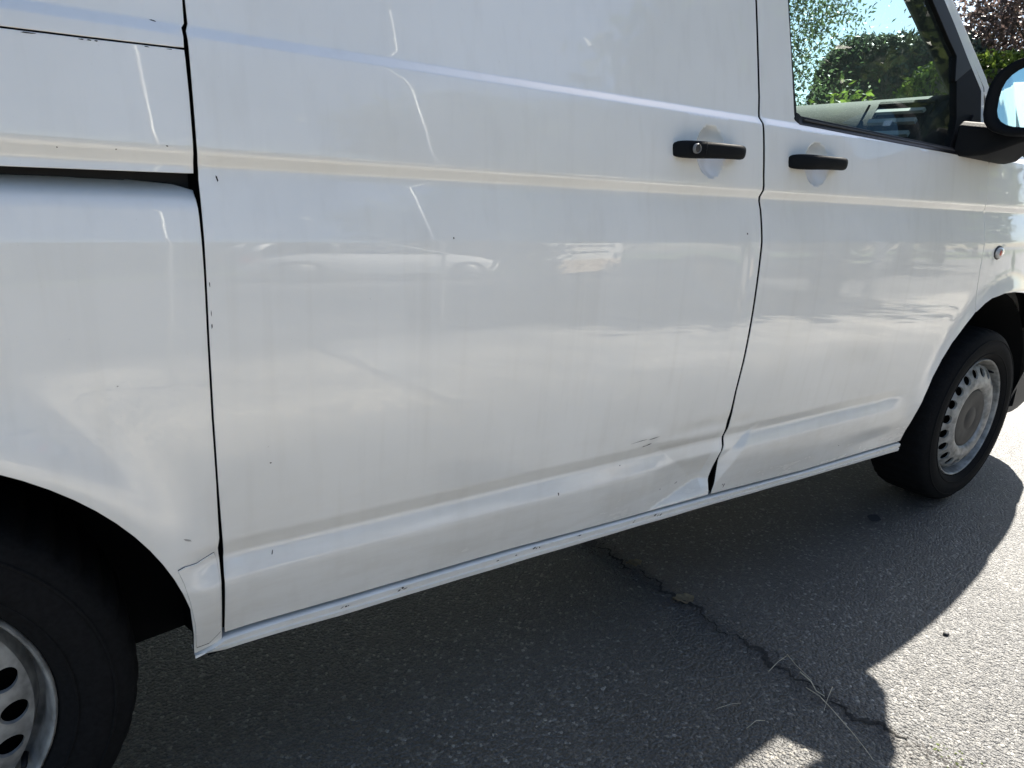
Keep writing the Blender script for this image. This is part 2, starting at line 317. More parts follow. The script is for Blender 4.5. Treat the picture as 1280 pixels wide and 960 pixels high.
def dents(x, z):
    y = np.zeros_like(x)
    # sliding door: lower front corner stove in, creased along a diagonal
    def pyr(*t):
        m_ = t[0]
        for q in t[1:]: m_ = .5*(m_ + q - np.sqrt((m_ - q)**2 + .0006))
        return .5*(m_ + np.sqrt(m_*m_ + .0012))
    k = np.where(x < 1.6045, 1, 0)
    y = y + k * .027*pyr((x - 1.372)/.17, (.500 - z)/.125, (z - .330)/.035)*np.clip((1.622 - x)/.05, .3, 1) + k * .004*pyr((x - 1.08)/.4, (.49 - z)/.07, (z - .34)/.05)
    # crease above it pushed flat
    y = y + k * .005*np.exp(-((x - 1.53)/.11)**2)*np.exp(-((z - .522)/.022)**2)
    y = y - k * .003*np.exp(-((x - 1.335)/.035)**2)*np.exp(-((z - .53)/.016)**2)
    # front door: matching fold that runs down and back to the sill
    k2 = np.where(x >= 1.6045, 1, 0)
    y = y + k2 * .023*pyr(((1.700 - x) + (z - .47)*.80)/.085, (.505 - z)/.13, (z - .335)/.05)
    y = y + k2 * .004*np.exp(-((x - 1.66)/.05)**2)*np.exp(-((z - .515)/.02)**2)
    # shallow scoop low on the front door before the arch
    y = y + k2 * .005*np.exp(-((x - 2.36)/.16)**2)*np.exp(-((z - .35)/.03)**2)
    # ripples at the rear edge of the front gap
    y = y + .0035*np.exp(-((x - 1.572)/.018)**2)*np.exp(-((z - .90)/.055)**2)
    y = y - .002*np.exp(-((x - 1.545)/.02)**2)*np.exp(-((z - .86)/.08)**2)
    y = y + .0022*np.exp(-(((x - 1.47) + (z - .85)*1.2)/.05)**2)*np.exp(-((z - .85)/.06)**2)
    # long soft waves in the sheet metal
    y = y + .0004*np.sin(x*9.1 + z*3.3) * np.sin(z*11.7 - x*2.1) + .00008*np.sin(x*23 + 1.3)*np.sin(z*19 + x*5)
    y = y + .0022*np.exp(-((x - 2.13)/.09)**2)*np.exp(-((z - .62 - (x - 2.13)*-.1)/.03)**2)
    for cx, cz, a_, b_ in CUPS:
        r = np.sqrt(((x - cx)/a_)**2 + ((z - cz)/b_)**2)
        y = y + .024*(1 - np.clip(r, 0, 1)**2.6)
    return y
def S(x, z): return S0(x, z) + dents(np.asarray(x, float), np.asarray(z, float))

def inside(px, pz, poly):
    c = np.zeros(len(px), bool); n = len(poly)
    for i in range(n):
        x0, z0 = poly[i]; x1, z1 = poly[(i + 1) % n]
        if z0 == z1: continue
        h = ((z0 > pz) != (z1 > pz)) & (px < (x1 - x0)*(pz - z0)/(z1 - z0) + x0); c ^= h
    return c
def densify(poly, step=.010):
    out = []
    for i in range(len(poly)):
        a = np.array(poly[i]); b = np.array(poly[(i + 1) % len(poly)]); n = max(1, int(np.linalg.norm(b - a)/step + .5))
        for k in range(n): out.append(tuple(a + (b - a)*k/n))
    return out
def dist_to(px, pz, poly):
    d = np.full(len(px), 9.)
    for i in range(len(poly)):
        x0, z0 = poly[i]; x1, z1 = poly[(i + 1) % len(poly)]
        dx, dz = x1 - x0, z1 - z0; L = dx*dx + dz*dz + 1e-12
        t = np.clip(((px - x0)*dx + (pz - z0)*dz)/L, 0, 1)
        d = np.minimum(d, np.hypot(px - x0 - t*dx, pz - z0 - t*dz))
    return d
FINE = ((1.30, 1.606, .33, .56), (1.606, 1.78, .33, .56), (1.37, 1.48, 1.07, 1.20), (1.74, 1.86, 1.07, 1.20))
ZL = sorted(set([round(z, 4) for z in np.arange(.26, 1.92, .016)] + [float(z) for z in SL[:, 0]] + [.447, .462, .485, .497, 1.2075, 1.212, 1.0555]))
def panel(name, outer, m, parent, holes=(), func=None, off=0., depth=.007, step=.016, fine=True, flip=False, skirt=True, ymap=None, dark=True):
    """a pressed sheet: outline in the side plane, shape from the side surface, rolled edges"""
    f = func or S
    loops = [densify(outer)] + [densify(h) for h in holes]
    xs0, xs1 = min(p[0] for p in outer), max(p[0] for p in outer); zs0, zs1 = min(p[1] for p in outer), max(p[1] for p in outer)
    gx = np.arange(xs0, xs1, step); gz = np.array([z for z in ZL if zs0 < z < zs1])
    X, Z = [a.ravel() for a in np.meshgrid(gx, gz)]
    if fine:
        for a, b, c, d in FINE:
            if b < xs0 or a > xs1 or d < zs0 or c > zs1: continue
            k = ~((X > a) & (X < b) & (Z > c) & (Z < d)); X, Z = X[k], Z[k]
            fx, fz = [q.ravel() for q in np.meshgrid(np.arange(a, b, .0045), np.arange(c, d, .0045))]
            X = np.concatenate([X, fx]); Z = np.concatenate([Z, fz])
    def isin(x, z):
        k = inside(x, z, loops[0])
        for h in loops[1:]: k &= ~inside(x, z, h)
        return k
    k = isin(X, Z)
    X, Z = X[k], Z[k]
    k = np.ones(len(X), bool)
    for lp in loops: k &= dist_to(X, Z, lp) > .0035
    X, Z = X[k], Z[k]
    pts = []; edges = []
    for lp in loops:
        b = len(pts); pts += lp; edges += [(b + i, b + (i + 1) % len(lp)) for i in range(len(lp))]
    pts += list(zip(X, Z))
    vo, eo, fo, *_ = delaunay_2d_cdt([Vector((float(a), float(b))) for a, b in pts], edges, [], 0, 1e-6)
    vx = np.array([q[0] for q in vo]); vz = np.array([q[1] for q in vo])
    tri = np.array([t for t in fo if len(t) == 3])
    c = isin(vx[tri].mean(1), vz[tri].mean(1)); tri = tri[c]
    def nrm(x, z):
        e = .0007
        n = np.stack([(f(x + e, z) - f(x - e, z))/(2*e), -np.ones_like(x), (f(x, z + e) - f(x, z - e))/(2*e)], 1)
        return n/np.linalg.norm(n, axis=1)[:, None]
    V = [np.stack([vx, f(vx, vz) + off, vz], 1)]; N = [nrm(vx, vz)]
    # orientation so that faces look to -Y
    a, b_, c_ = tri[:, 0], tri[:, 1], tri[:, 2]
    cr_ = (vx[b_] - vx[a])*(vz[c_] - vz[a]) - (vz[b_] - vz[a])*(vx[c_] - vx[a])
    tri = np.where((cr_ < 0)[:, None], tri[:, ::-1], tri)
    faces = [tuple(t) for t in tri]; base = len(vx); midx = [0]*len(faces)
    if skirt:
        for li, lp in enumerate(loops):
            q = np.array(lp); n = len(q)
            area = .5*np.sum(q[:, 0]*np.roll(q[:, 1], -1) - q[:, 1]*np.roll(q[:, 0], -1))
            t = np.roll(q, -1, 0) - np.roll(q, 1, 0); t /= np.linalg.norm(t, axis=1)[:, None] + 1e-9
            e = np.stack([t[:, 1], -t[:, 0]], 1)
            if (area < 0) != (li > 0): e = -e
            ys = f(q[:, 0], q[:, 1]) + off; ns = nrm(q[:, 0], q[:, 1]); e3 = np.stack([e[:, 0], np.zeros(n), e[:, 1]], 1)
            rings = []
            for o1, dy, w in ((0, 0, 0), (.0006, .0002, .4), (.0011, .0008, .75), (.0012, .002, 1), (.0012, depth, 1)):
                rings.append(np.stack([q[:, 0] + e[:, 0]*o1, ys + dy, q[:, 1] + e[:, 1]*o1], 1))
                nn = ns*(1 - w) + e3*w; N.append(nn/np.linalg.norm(nn, axis=1)[:, None])
            V += rings
            ccw = (area > 0) != (li > 0)
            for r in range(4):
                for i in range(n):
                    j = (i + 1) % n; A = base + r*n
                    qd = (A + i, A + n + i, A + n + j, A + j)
                    faces.append(qd if ccw else qd[::-1]); midx.append(1 if r == 3 else 0)  # innermost edge ring painted dark to stand for shade inside the panel gaps
            base += 5*n
    V = np.concatenate(V); N = np.concatenate(N)
    if ymap is not None: V, N, faces = ymap(V, N, faces)
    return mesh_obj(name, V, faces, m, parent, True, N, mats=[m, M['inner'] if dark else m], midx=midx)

# ------------------------------------------------------------------ the van
van = tag(empty('delivery_van', (1.45, .95, 0)), 'white panel van with a dented lower sliding door and black handles', 'van')
van_inv = Matrix.Translation((-1.45, -.95, 0))
def P_(o):                                   # parts are modelled in world space; hang them under the van
    o.parent = van; o.matrix_parent_inverse = van_inv; return o

GR = [(.445,.345),(.447,.454),(.450,.490),(.449,.517),(.447,.614),(.446,.714),(.447,.818),(.449,.914),(.451,1.011),(.451,1.030),(.452,1.042),(.451,1.074),(.452,1.131),(.453,1.187),(.453,1.209),(.457,1.219),(.457,1.245),(.457,1.80)]
GL = [(.441,.336),(.441,.438),(.443,.479),(.4415,.502),(.444,.519),(.444,.615),(.443,.715),(.444,.818),(.446,.915),(.4475,1.012)]
GF = [(1.602,.326),(1.602,.391),(1.603,.436),(1.609,.460),(1.607,.485),(1.607,.519),(1.605,.603),(1.609,.682),(1.610,.778),(1.609,.852),(1.608,.924),(1.608,.984),(1.607,1.024),(1.602,1.051),(1.604,1.065),(1.601,1.095),(1.599,1.177),(1.598,1.203),(1.599,1.217),(1.602,1.260),(1.602,1.357),(1.602,1.80)]
def gw(z): return .0040 if z > .53 else (.0056 if z > .34 else .0058)
door_slide_outline = [(x + .0006, z) for x, z in GR] + [(x - gw(z) - .001, z) for x, z in GF[::-1]] + [(1.30,.3315),(.997,.341),(.628,.3425)]
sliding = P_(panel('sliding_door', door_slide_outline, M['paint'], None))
sliding['label'] = 'wide plain sliding door with a dented lower front corner'

DG = [(2.691,1.186),(2.690,1.116),(2.694,1.066),(2.706,1.050),(2.712,1.040),(2.712,.961),(2.718,.875),(2.732,.799),(2.742,.737)]
FA = [(2.742,.737),(2.690,.695),(2.638,.642),(2.603,.590),(2.575,.534),(2.556,.470),(2.544,.405),(2.541,.350),(2.545,.309)]
win_hole = [(1.722,1.66),(1.716,1.58),(1.713,1.473),(1.719,1.357),(1.725,1.236),(1.729,1.223),(1.745,1.215),(2.069,1.208),(2.432,1.2005),(2.63,1.197),(2.664,1.25),(2.668,1.395),(2.566,1.487),(2.444,1.606),(2.33,1.70),(2.20,1.77),(1.76,1.76),(1.73,1.73)]
front_outline = [(x + gw(z) + .001, z) for x, z in GF] + [(1.62,1.825),(2.22,1.835),(2.36,1.72),(2.462,1.612),(2.584,1.494),(2.682,1.402),(2.688,1.25)] + [(x - .002, z) for x, z in DG] + FA[1:] + [(2.474,.3085),(1.996,.3115)]
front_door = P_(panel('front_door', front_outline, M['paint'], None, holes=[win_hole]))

def q_extra(x, z): return S(x, z) + .035*np.clip((z - .990)/.035, 0, 1.5)**2.2
ra = [(.4*math.cos(0) and (0.415*math.cos(a), .325 + .415*math.sin(a))) for a in np.linspace(math.pi, .03, 40)]
ra = [(-.415, .325)] + [(.407*math.cos(a)/1.0, .325 + .410*math.sin(a)) for a in np.linspace(math.pi - .05, .22, 38)] + [(.401, .36), (.4005, .318)]
quarter_outline = [(-.93, .36)] + ra + [(.4395, .329)] + [(x - .0015, z) for x, z in GL[1:-1]] + [(.445, .985), (.4445, 1.0165), (.423, 1.0225), (.361, 1.0265), (.242, 1.025), (-.93, 1.022)]
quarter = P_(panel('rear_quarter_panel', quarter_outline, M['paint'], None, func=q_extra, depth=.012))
cover_outline = [(-.93,1.036),(.244,1.037),(.4445,1.0395),(.445,1.074),(.446,1.131),(.446,1.1845),(.336,1.1815),(.262,1.180),(-.93,1.172)]
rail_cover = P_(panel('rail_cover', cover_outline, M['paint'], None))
upper_outline = [(-.93,1.1765),(.262,1.1845),(.336,1.186),(.446,1.189),(.447,1.213),(.451,1.219),(.452,1.245),(.452,1.80),(-.93,1.80)]
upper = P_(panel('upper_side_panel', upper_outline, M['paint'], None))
fender_outline = [(x + .0025, z) for x, z in DG] + [(2.79,.762),(2.831,.777),(2.919,.790),(3.0,.791),(3.104,.783),(3.22,.752),(3.33,.695),(3.43,.61),(3.455,.585)] + [(3.72,.58),(3.92,.58),(3.93,.70),(3.84,.905),(3.54,1.052),(3.2,1.168),(2.95,1.236),(2.86,1.262),(2.74,1.262),(2.72,1.23),(2.697,1.19)]
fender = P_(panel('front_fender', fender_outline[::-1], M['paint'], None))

# dark structure behind the shut lines
side_all = [(-.92,.40)] + [(-.44,.40)] + [(.44*math.cos(a), .325 + .44*math.sin(a)) for a in np.linspace(math.pi - .17, .05, 26)] + [(.44,.33),(2.50,.315)] + [(3 + .47*math.cos(a), .33 + .475*math.sin(a)) for a in np.linspace(math.pi, .1, 26)] + [(3.48,.60),(3.85,.62),(3.75,.88),(3.2,1.13),(2.9,1.22),(2.66,1.215),(2.45,1.195),(1.70,1.20),(1.69,1.74),(1.66,1.79),(-.92,1.79)]
P_(panel('inner_frame', side_all, M['inner'], None, func=S0, off=.044, fine=False, skirt=False, step=.03))
# rail channel inside the slot
mb = MB(); mb.box((-.9, .045, 1.00), (.444, .05, 1.06)); P_(mb.build('slide_rail', M['trim'], None, smooth=False))

# sill strip
sx_t = np.array([(.4005,.3165),(.42,.323),(.445,.338),(.628,.337),(.997,.336),(1.605,.3205),(1.996,.307),(2.474,.304),(2.548,.304)])
sx_b = np.array([(.4005,.312),(.63,.306),(1.004,.303),(1.618,.292),(2.011,.281),(2.54,.272)])
rings = []
for x in np.linspace(.4005, 2.546, 150):
    zt = np.interp(x, sx_t[:, 0], sx_t[:, 1]); zb = np.interp(x, sx_b[:, 0], sx_b[:, 1]) ; y0 = float(S0(x, zt)) + .0012*math.sin(x*31)*math.sin(x*7.7)*.5
    h = zt - zb
    rings.append([(x, y0 + .022, zt - .0005), (x, y0 + .003, zt - .0025), (x, y0 - .003, zt - .0045), (x, y0 - .0045, zt - .0065), (x, y0 - .0035, zt - h*.48), (x, y0 - .001, zt - h*.53), (x, y0 - .001, zt - h*.60), (x, y0 - .0035, zt - h*.66), (x, y0 - .002, zb + .002), (x, y0 + .0005, zb), (x, y0 + .03, zb + .001)])
mb = MB(); mb.loft(rings, False, False)
sill = mb.build('sill', M['paint'], None); P_(sill)
md = sill.modifiers.new('edge', 'EDGE_SPLIT'); md.split_angle = math.radians(38)

# little closing patch in front of the rear arch
pt = [(.384,.4885),(.393,.4905),(.410,.488),(.425,.492),(.4345,.495),(.4378,.480),(.438,.452),(.438,.382),(.438,.352),(.421,.334),(.4035,.332),(.403,.38),(.397,.43),(.3905,.465)]
ctr = np.mean(pt, 0)
P_(panel('patch_seam', [tuple(ctr + (np.array(q) - ctr)*1.035) for q in pt], M['chip'], None, off=-.0006, skirt=False, fine=False))
patch = P_(panel('arch_patch', pt, M['paint'], None, off=-.0022, depth=.0018, fine=False, dark=False))

def child(o, part):
    o.parent = part; return o

# door handles
def handle(cx, part, lock):
    L = .094; cx -= .013; y0 = float(S0(cx, 1.135))
    ringspec = [(-L, .0, .003, .010), (-L + .004, -.010, .012, .0135), (-L + .016, -.018, .017, .0148), (-.055, -.026, .019, .0150), (-.035, -.033, .012, .0142), (0, -.0375, .0105, .0132), (.035, -.0375, .0105, .0128), (.058, -.035, .012, .0128), (.074, -.028, .016, .0128), (.086, -.018, .016, .0120), (L, -.004, .008, .009), (L + .001, .004, .004, .006)]
    rings = []
    for dx, dy, hy, hz in ringspec:
        tilt = .026*dx
        r = []
        for k in range(16):
            a = k*2*math.pi/16; ca, sa = math.cos(a), math.sin(a)
            r.append((cx + dx, y0 + dy + hy*np.sign(ca)*abs(ca)**.7, 1.1335 + tilt + 1.13*hz*np.sign(sa)*abs(sa)**.7))
        rings.append(r)
    mb = MB(); mb.loft(rings)
    o = child(mb.build('door_handle', M['plastic'], None, True, sub=1), part)
    # feet that carry the grip
    for dx, w in ((-.066, .022), (.079, .011)):
        mb = MB(); mb.box((cx + dx - w, y0 - .022, 1.1335 - .0125 + .026*dx), (cx + dx + w, y0 + .012, 1.1335 + .011 + .026*dx))
        child(mb.build('handle_foot', M['plastic'], None, True, bevel=.004), part)
    if lock:
        mb = MB(); mb.lathe_y([(.0072, -.0008), (.0076, -.0022), (.0084, -.0022), (.0090, -.001), (.0092, .004)], 24, (cx - .071, y0 - .0435, 1.133))
        child(mb.build('lock_ring', M['ring'], None), part)
        mb = MB(); mb.lathe_y([(0, -.0012), (.0050, -.0014), (.0073, -.0006), (.0073, .004)], 24, (cx - .071, y0 - .0435, 1.133)); child(mb.build('lock_cylinder', M['cap'], None), part)
        mb = MB(); mb.tube([(cx - .048, y0 - .0455, 1.119), (cx - .048, y0 - .0458, 1.146)], .0007, 6)
        child(mb.build('lock_cap_seam', M['trim'], None), part)
handle(1.421, sliding, True); handle(1.793, front_door, False)

# side indicator
mb = MB(); cx, cz = 2.826, .922; y0 = float(S0(cx, cz))
mb.loft([[(cx + w*math.cos(a)*(1 if True else 1), y0 - d + .0*a, cz + h*math.sin(a)) for a in [(k + .5)*math.pi/6 for k in range(12)]] for w, h, d in ((.028,.0185,-.006), (.028,.0185,.004), (.025,.0155,.008), (.016,.009,.011))])
ind = P_(mb.build('side_indicator', M['lens'], None, True, bevel=.002))
mb = MB(); mb.loft([[(cx - .008 + w*math.cos(a), y0 - d, cz + h*math.sin(a)) for a in [k*math.pi/6 for k in range(12)]] for w, h, d in ((.009,.010,.006), (.007,.008,.0125))]); child(mb.build('indicator_bulb', M['amber'], None), ind)
mb = MB(); mb.loft([[(cx + w*math.cos(a), y0 - d, cz + h*math.sin(a)) for a in [k*math.pi/6 for k in range(12)]] for w, h, d in ((.033,.0225,-.006), (.033,.0225,.0012), (.029,.0195,.003))]); child(mb.build('indicator_gasket', M['cap'], None), ind)

# windows: glass set in, black seals, sail panel and A pillar
gl_poly = [(1.722,1.66),(1.716,1.58),(1.713,1.473),(1.719,1.357),(1.725,1.225),(1.745,1.212),(2.069,1.206),(2.56,1.198),(2.56,1.46),(2.50,1.53),(2.40,1.63),(2.20,1.765),(1.76,1.755),(1.73,1.73)]
P_(panel('door_glass', gl_poly, M['glass'], None, func=S0, off=.010, fine=False, skirt=False, step=.05))
def ribbon(name, a, b, m, off=0., depth=.008, part=None):
    o = panel(name, list(a) + list(b)[::-1], m, None, func=S0, off=off, depth=depth, fine=False)
    return child(o, part or front_door)
ribbon('window_seal', [(1.7255,1.2265),(1.729,1.223),(1.745,1.2155),(2.069,1.2085),(2.432,1.201),(2.53,1.199)], [(1.7365,1.2385),(1.742,1.2365),(1.75,1.2325),(2.069,1.2255),(2.432,1.2175),(2.53,1.216)], M['trim'], -.002, .010)
ribbon('seal_lip', [(1.76,1.2255),(2.069,1.2185),(2.50,1.209)], [(1.76,1.2275),(2.069,1.2205),(2.50,1.211)], M['cap'], -.0045, .004)
ribbon('window_seal', [(1.7255,1.2265),(1.7195,1.357),(1.7135,1.473),(1.7165,1.58),(1.7225,1.66),(1.7305,1.73)], [(1.7365,1.2385),(1.7245,1.357),(1.7185,1.473),(1.7215,1.58),(1.7275,1.66),(1.7365,1.72)], M['trim'], .001, .010)
ribbon('window_seal', [(2.50,1.40),(2.511,1.469),(2.468,1.505),(2.375,1.593),(2.29,1.665),(2.18,1.72)], [(2.60,1.45),(2.564,1.4855),(2.50,1.55),(2.442,1.6045),(2.33,1.697),(2.20,1.768)], M['trim'], -.001, .012)
ribbon('sail_panel', [(2.455,1.2005),(2.495,1.26),(2.510,1.30),(2.511,1.468)], [(2.630,1.199),(2.662,1.25),(2.666,1.393),(2.566,1.485)], M['plastic'], .0, .02)
ribbon('sail_rib', [(2.490,1.208),(2.600,1.318)], [(2.508,1.207),(2.612,1.312)], M['plastic'], -.008, .01)
# A pillar: painted strip, a shut line, and the windscreen edge strip
pA = [(2.682,1.398),(2.568,1.495),(2.449,1.610),(2.34,1.712),(2.23,1.812)]
pB = [(2.703,1.425),(2.594,1.518),(2.476,1.613),(2.366,1.717),(2.25,1.83)]
def pil(x, z): return S0(x, z)
P_(panel('pillar_strip', [(2.690,1.394)] + [(x + .0075, z + .0065) for x, z in pA] + [(x + .002, z + .002) for x, z in pB][::-1], M['paint'], None, func=S0, off=0, fine=False, depth=.03))
LB = [(2.87, 1.255), (2.785, 1.350), (2.703, 1.438), (2.60, 1.530), (2.502, 1.618), (2.39, 1.718), (2.275, 1.825)]
LBi = [(x - .030, z - .024) for x, z in LB]
P_(panel('windscreen_pillar', LBi + LB[::-1], M['paint'], None, func=S0, off=.004, fine=False, depth=.05, dark=False))

# windscreen: a curved sheet between the pillars
W = 1.90
ws_v = []; nu, nv = 24, 14
for j in range(nv + 1):
    t = j/nv; x0 = np.interp(t*6, range(7), [q[0] for q in LB]); z0 = np.interp(t*6, range(7), [q[1] for q in LB]); y0 = float(S0(x0, z0)) + .012
    for i in range(nu + 1):
        u = i/nu; y = y0 + (W - 2*y0)*u; bow = (1 - (2*u - 1)**2)
        ws_v.append((x0 + .17*bow**.8*(1 - .3*t), y, z0 + .055*bow*(1 - .2*t)))
ws_f = [(j*(nu+1)+i, j*(nu+1)+i+1, (j+1)*(nu+1)+i+1, (j+1)*(nu+1)+i) for j in range(nv) for i in range(nu)]
P_(mesh_obj('windscreen', ws_v, ws_f, M['shield'], None, True))
# inner trim of both pillars
for s in (0, 1):
    rings = []
    for (x, z) in LB[:-1]:
        y = float(S0(x, z)); q = [(x - .02, y + .012, z - .03), (x + .012, y + .03, z + .004), (x + .055, y + .105, z + .010), (x + .035, y + .125, z - .03), (x - .035, y + .07, z - .06), (x - .07, y + .022, z - .055)]
        rings.append([(a, b if s == 0 else W - b, c) for a, b, c in q])
    mb = MB(); mb.loft(rings); P_(mb.build('pillar_trim', M['pillar'], None, True))

# roof, far side, tail and nose
def mirror_y(V, N, F):
    V = V.copy(); N = N.copy(); V[:, 1] = W - V[:, 1]; N[:, 1] *= -1
    return V, N, [f[::-1] for f in F]
far = [(-.93,.36)] + ra + [(.45,.31),(2.52,.29)] + [(3 + .45*math.cos(a), .33 + .45*math.sin(a)) for a in np.linspace(math.pi, 0, 24)] + [(3.72,.40),(3.90,.55),(3.90,.70),(3.80,.905),(3.5,1.052),(3.2,1.168),(2.90,1.262),(2.69,1.39),(2.58,1.494),(2.46,1.612),(2.22,1.835),(2.20,1.86),(-.93,1.86)]
P_(panel('far_side_panel', far, M['paint'], None, holes=[win_hole], func=S0, fine=False, step=.04, ymap=mirror_y))
P_(panel('far_door_glass', gl_poly, M['glass'], None, func=S0, off=.010, fine=False, skirt=False, step=.06, ymap=mirror_y))
rv = []; rf = []; nx, ny = 30, 16
xs = np.linspace(-.95, 2.30, nx + 1)
for x in xs:
    zt = 1.80 ; y0 = float(S0(x, 1.80))
    pr = [(y0 + .001, 1.795), (y0 + .012, 1.835), (y0 + .040, 1.875), (y0 + .10, 1.905), (y0 + .25, 1.93), (W/2 - .2, 1.945)]
    drop = .10*max(0, (x - 2.0)/.3)**2
    full = [(x, y, z - drop*(z > 1.8)) for y, z in pr] + [(x, W - y, z - drop*(z > 1.8)) for y, z in pr[::-1]]
    rv += full
k = 12
for i in range(nx):
    for j in range(k - 1): rf.append((i*k + j, i*k + j + 1, (i+1)*k + j + 1, (i+1)*k + j))
P_(mesh_obj('roof', rv, rf, M['paint'], None, True))
mb = MB(); mb.box((-.97, .06, .36), (-.93, W - .06, 1.86)); P_(mb.build('tail_panel', M['paint'], None, False, bevel=.01))
bv = []; nb = 14
ft = [(2.84,1.262),(2.95,1.236),(3.2,1.168),(3.54,1.052),(3.84,.905),(3.93,.70),(3.94,.56)]
for x, z in ft:
    y0 = float(S0(x, z)) + .004
    for i in range(nb + 1):
        u = i/nb; bow = 1 - abs(2*u - 1)**2.5
        bv.append((x + .14*bow*(1 if x > 3.4 else .8), y0 + (W - 2*y0)*u, z + .045*bow*(1 if z > .9 else .2)))
bf = [(j*(nb+1)+i, j*(nb+1)+i+1, (j+1)*(nb+1)+i+1, (j+1)*(nb+1)+i) for j in range(len(ft) - 1) for i in range(nb)]
P_(mesh_obj('bonnet', bv, [f[::-1] for f in bf], M['paint'], None, True))
rings = []
for z, gx, gy in ((.24, .03, .06), (.30, 0, .03), (.45, -.015, .0), (.575, -.005, .01), (.60, .04, .05)):
    r = []
    for a in np.linspace(0, math.pi, 21):
        ca, sa = math.cos(a), math.sin(a)
        r.append((3.43 + (.57 - gx)*abs(sa)**.60, W/2 - (W/2 - .03 - gy)*np.sign(ca)*abs(ca)**.34, z))
    rings.append(r)
mb = MB(); mb.loft(rings, False, False); P_(mb.build('front_bumper', M['bump'], None))
# headlamps
for s in (0, 1):
    mb = MB(); yy = .30 if s == 0 else W - .30
    mb.loft([[(3.80 + d + .10*((yy - W/2)/W)**2, yy + .13*math.cos(a), .80 + .10*math.sin(a) + 0) for a in [k*math.pi/8 for k in range(16)]] for d in (.0, .14)]); P_(mb.build('headlamp', M['lens'], None))

# wheel housings, underbody
for cx, r, x0 in ((0.0, .43, 0), (3.0, .455, 0)):
    for s in (0, 1):
        mb = MB(); rings = []
        for y in (.045, .36):
            rings.append([(cx + r, y if s == 0 else W - y, .30 if y < .1 else .15)] + [(cx + r*math.cos(a), y if s == 0 else W - y, .33 + r*math.sin(a)) for a in np.linspace(0, math.pi, 28)] + [(cx - r, y if s == 0 else W - y, .30 if y < .1 else .15)])
        mb.loft(rings, False, False)
        c = [(cx, .36 if s == 0 else W - .36, .10)] + rings[1]; mb.add(c, [(0, i, i + 1) for i in range(1, 30)])
        P_(mb.build('wheel_housing', M['liner'], None))
mb = MB(); mb.box((.44, .17, .21), (2.52, W - .10, .34)); P_(mb.build('underbody', M['liner'], None, False))
mb = MB(); mb.box((.425, .07, .275), (2.54, .17, .335)); P_(mb.build('sill_inner', M['liner'], None, False))

# cab interior
mb = MB(); rings = []
dp = [(3.02,1.28),(2.88,1.375),(2.74,1.395),(2.62,1.385),(2.53,1.352),(2.46,1.30),(2.415,1.235),(2.40,1.15),(2.43,1.02),(2.55,.85),(2.95,.80)]
for y in np.linspace(.115, W - .115, 24):
    b = .05*(1 - ((y - W/2)/(W/2))**2)
    rings.append([(x + b, y, z) for x, z in dp])
mb.loft(rings); dash = P_(mb.build('dashboard', M['dash'], None))
# end cap of the dash and the outer vent
mb = MB(); mb.loft([[(x - .006, y, z + .002) for x, z in dp[4:9]] + [(2.6, y, 1.02), (2.6, y, 1.33)] for y in (.092, .118)]); child(mb.build('dash_end', M['dashdark'], None, False, bevel=.006), dash)
def dface(t):                                   # point on the sloping face of the dash, t from crest to foot
    i = min(int(t*3), 2); f = t*3 - i; a, b = dp[4 + i], dp[5 + i]; return a[0] + (b[0] - a[0])*f - .004, a[1] + (b[1] - a[1])*f
mb = MB(); fr = [dface(.02), dface(.98)]
(xa, za), (xb, zb) = fr
def slab(y0, y1, t0, t1, th):
    (a, c), (b, d) = dface(t0), dface(t1)
    return ([(a, y0, c), (b, y0, d), (b, y1, d), (a, y1, c)] + [(a - th*.8, y0, c + th*.5), (b - th*.8, y0, d + th*.5), (b - th*.8, y1, d + th*.5), (a - th*.8, y1, c + th*.5)],
            [(0,1,2,3),(7,6,5,4),(0,4,5,1),(1,5,6,2),(2,6,7,3),(3,7,4,0)])
vy0, vy1 = .138, .285
mb.add(*slab(vy0, vy1, .06, .94, .003)); vent = child(mb.build('air_vent', M['dashdark'], None, False), dash)
mb = MB()
mb.add(*slab(vy0 - .012, vy1 + .012, .0, .07, .016)); mb.add(*slab(vy0 - .012, vy1 + .012, .93, 1., .016)); mb.add(*slab(vy0 - .012, vy0, .0, 1., .016)); mb.add(*slab(vy1, vy1 + .014, .0, 1., .016))
child(mb.build('vent_frame', M['dash'], None, False, bevel=.003), dash)
for k in range(4):
    mb = MB(); t = .17 + k*.195; mb.add(*slab(vy0 + .002, vy1 - .002, t, t + .06, .014)); child(mb.build('vent_slat', M['slat'], None, False), dash)
mb = MB(); mb.add(*slab(.20, .225, .42, .50, .02)); child(mb.build('vent_tab', M['chrome'], None, False), dash)
mb = MB(); mb.add(*slab(vy1 + .05, vy1 + .056, .0, 1, .004)); child(mb.build('dash_joint', M['dashdark'], None, False), dash)
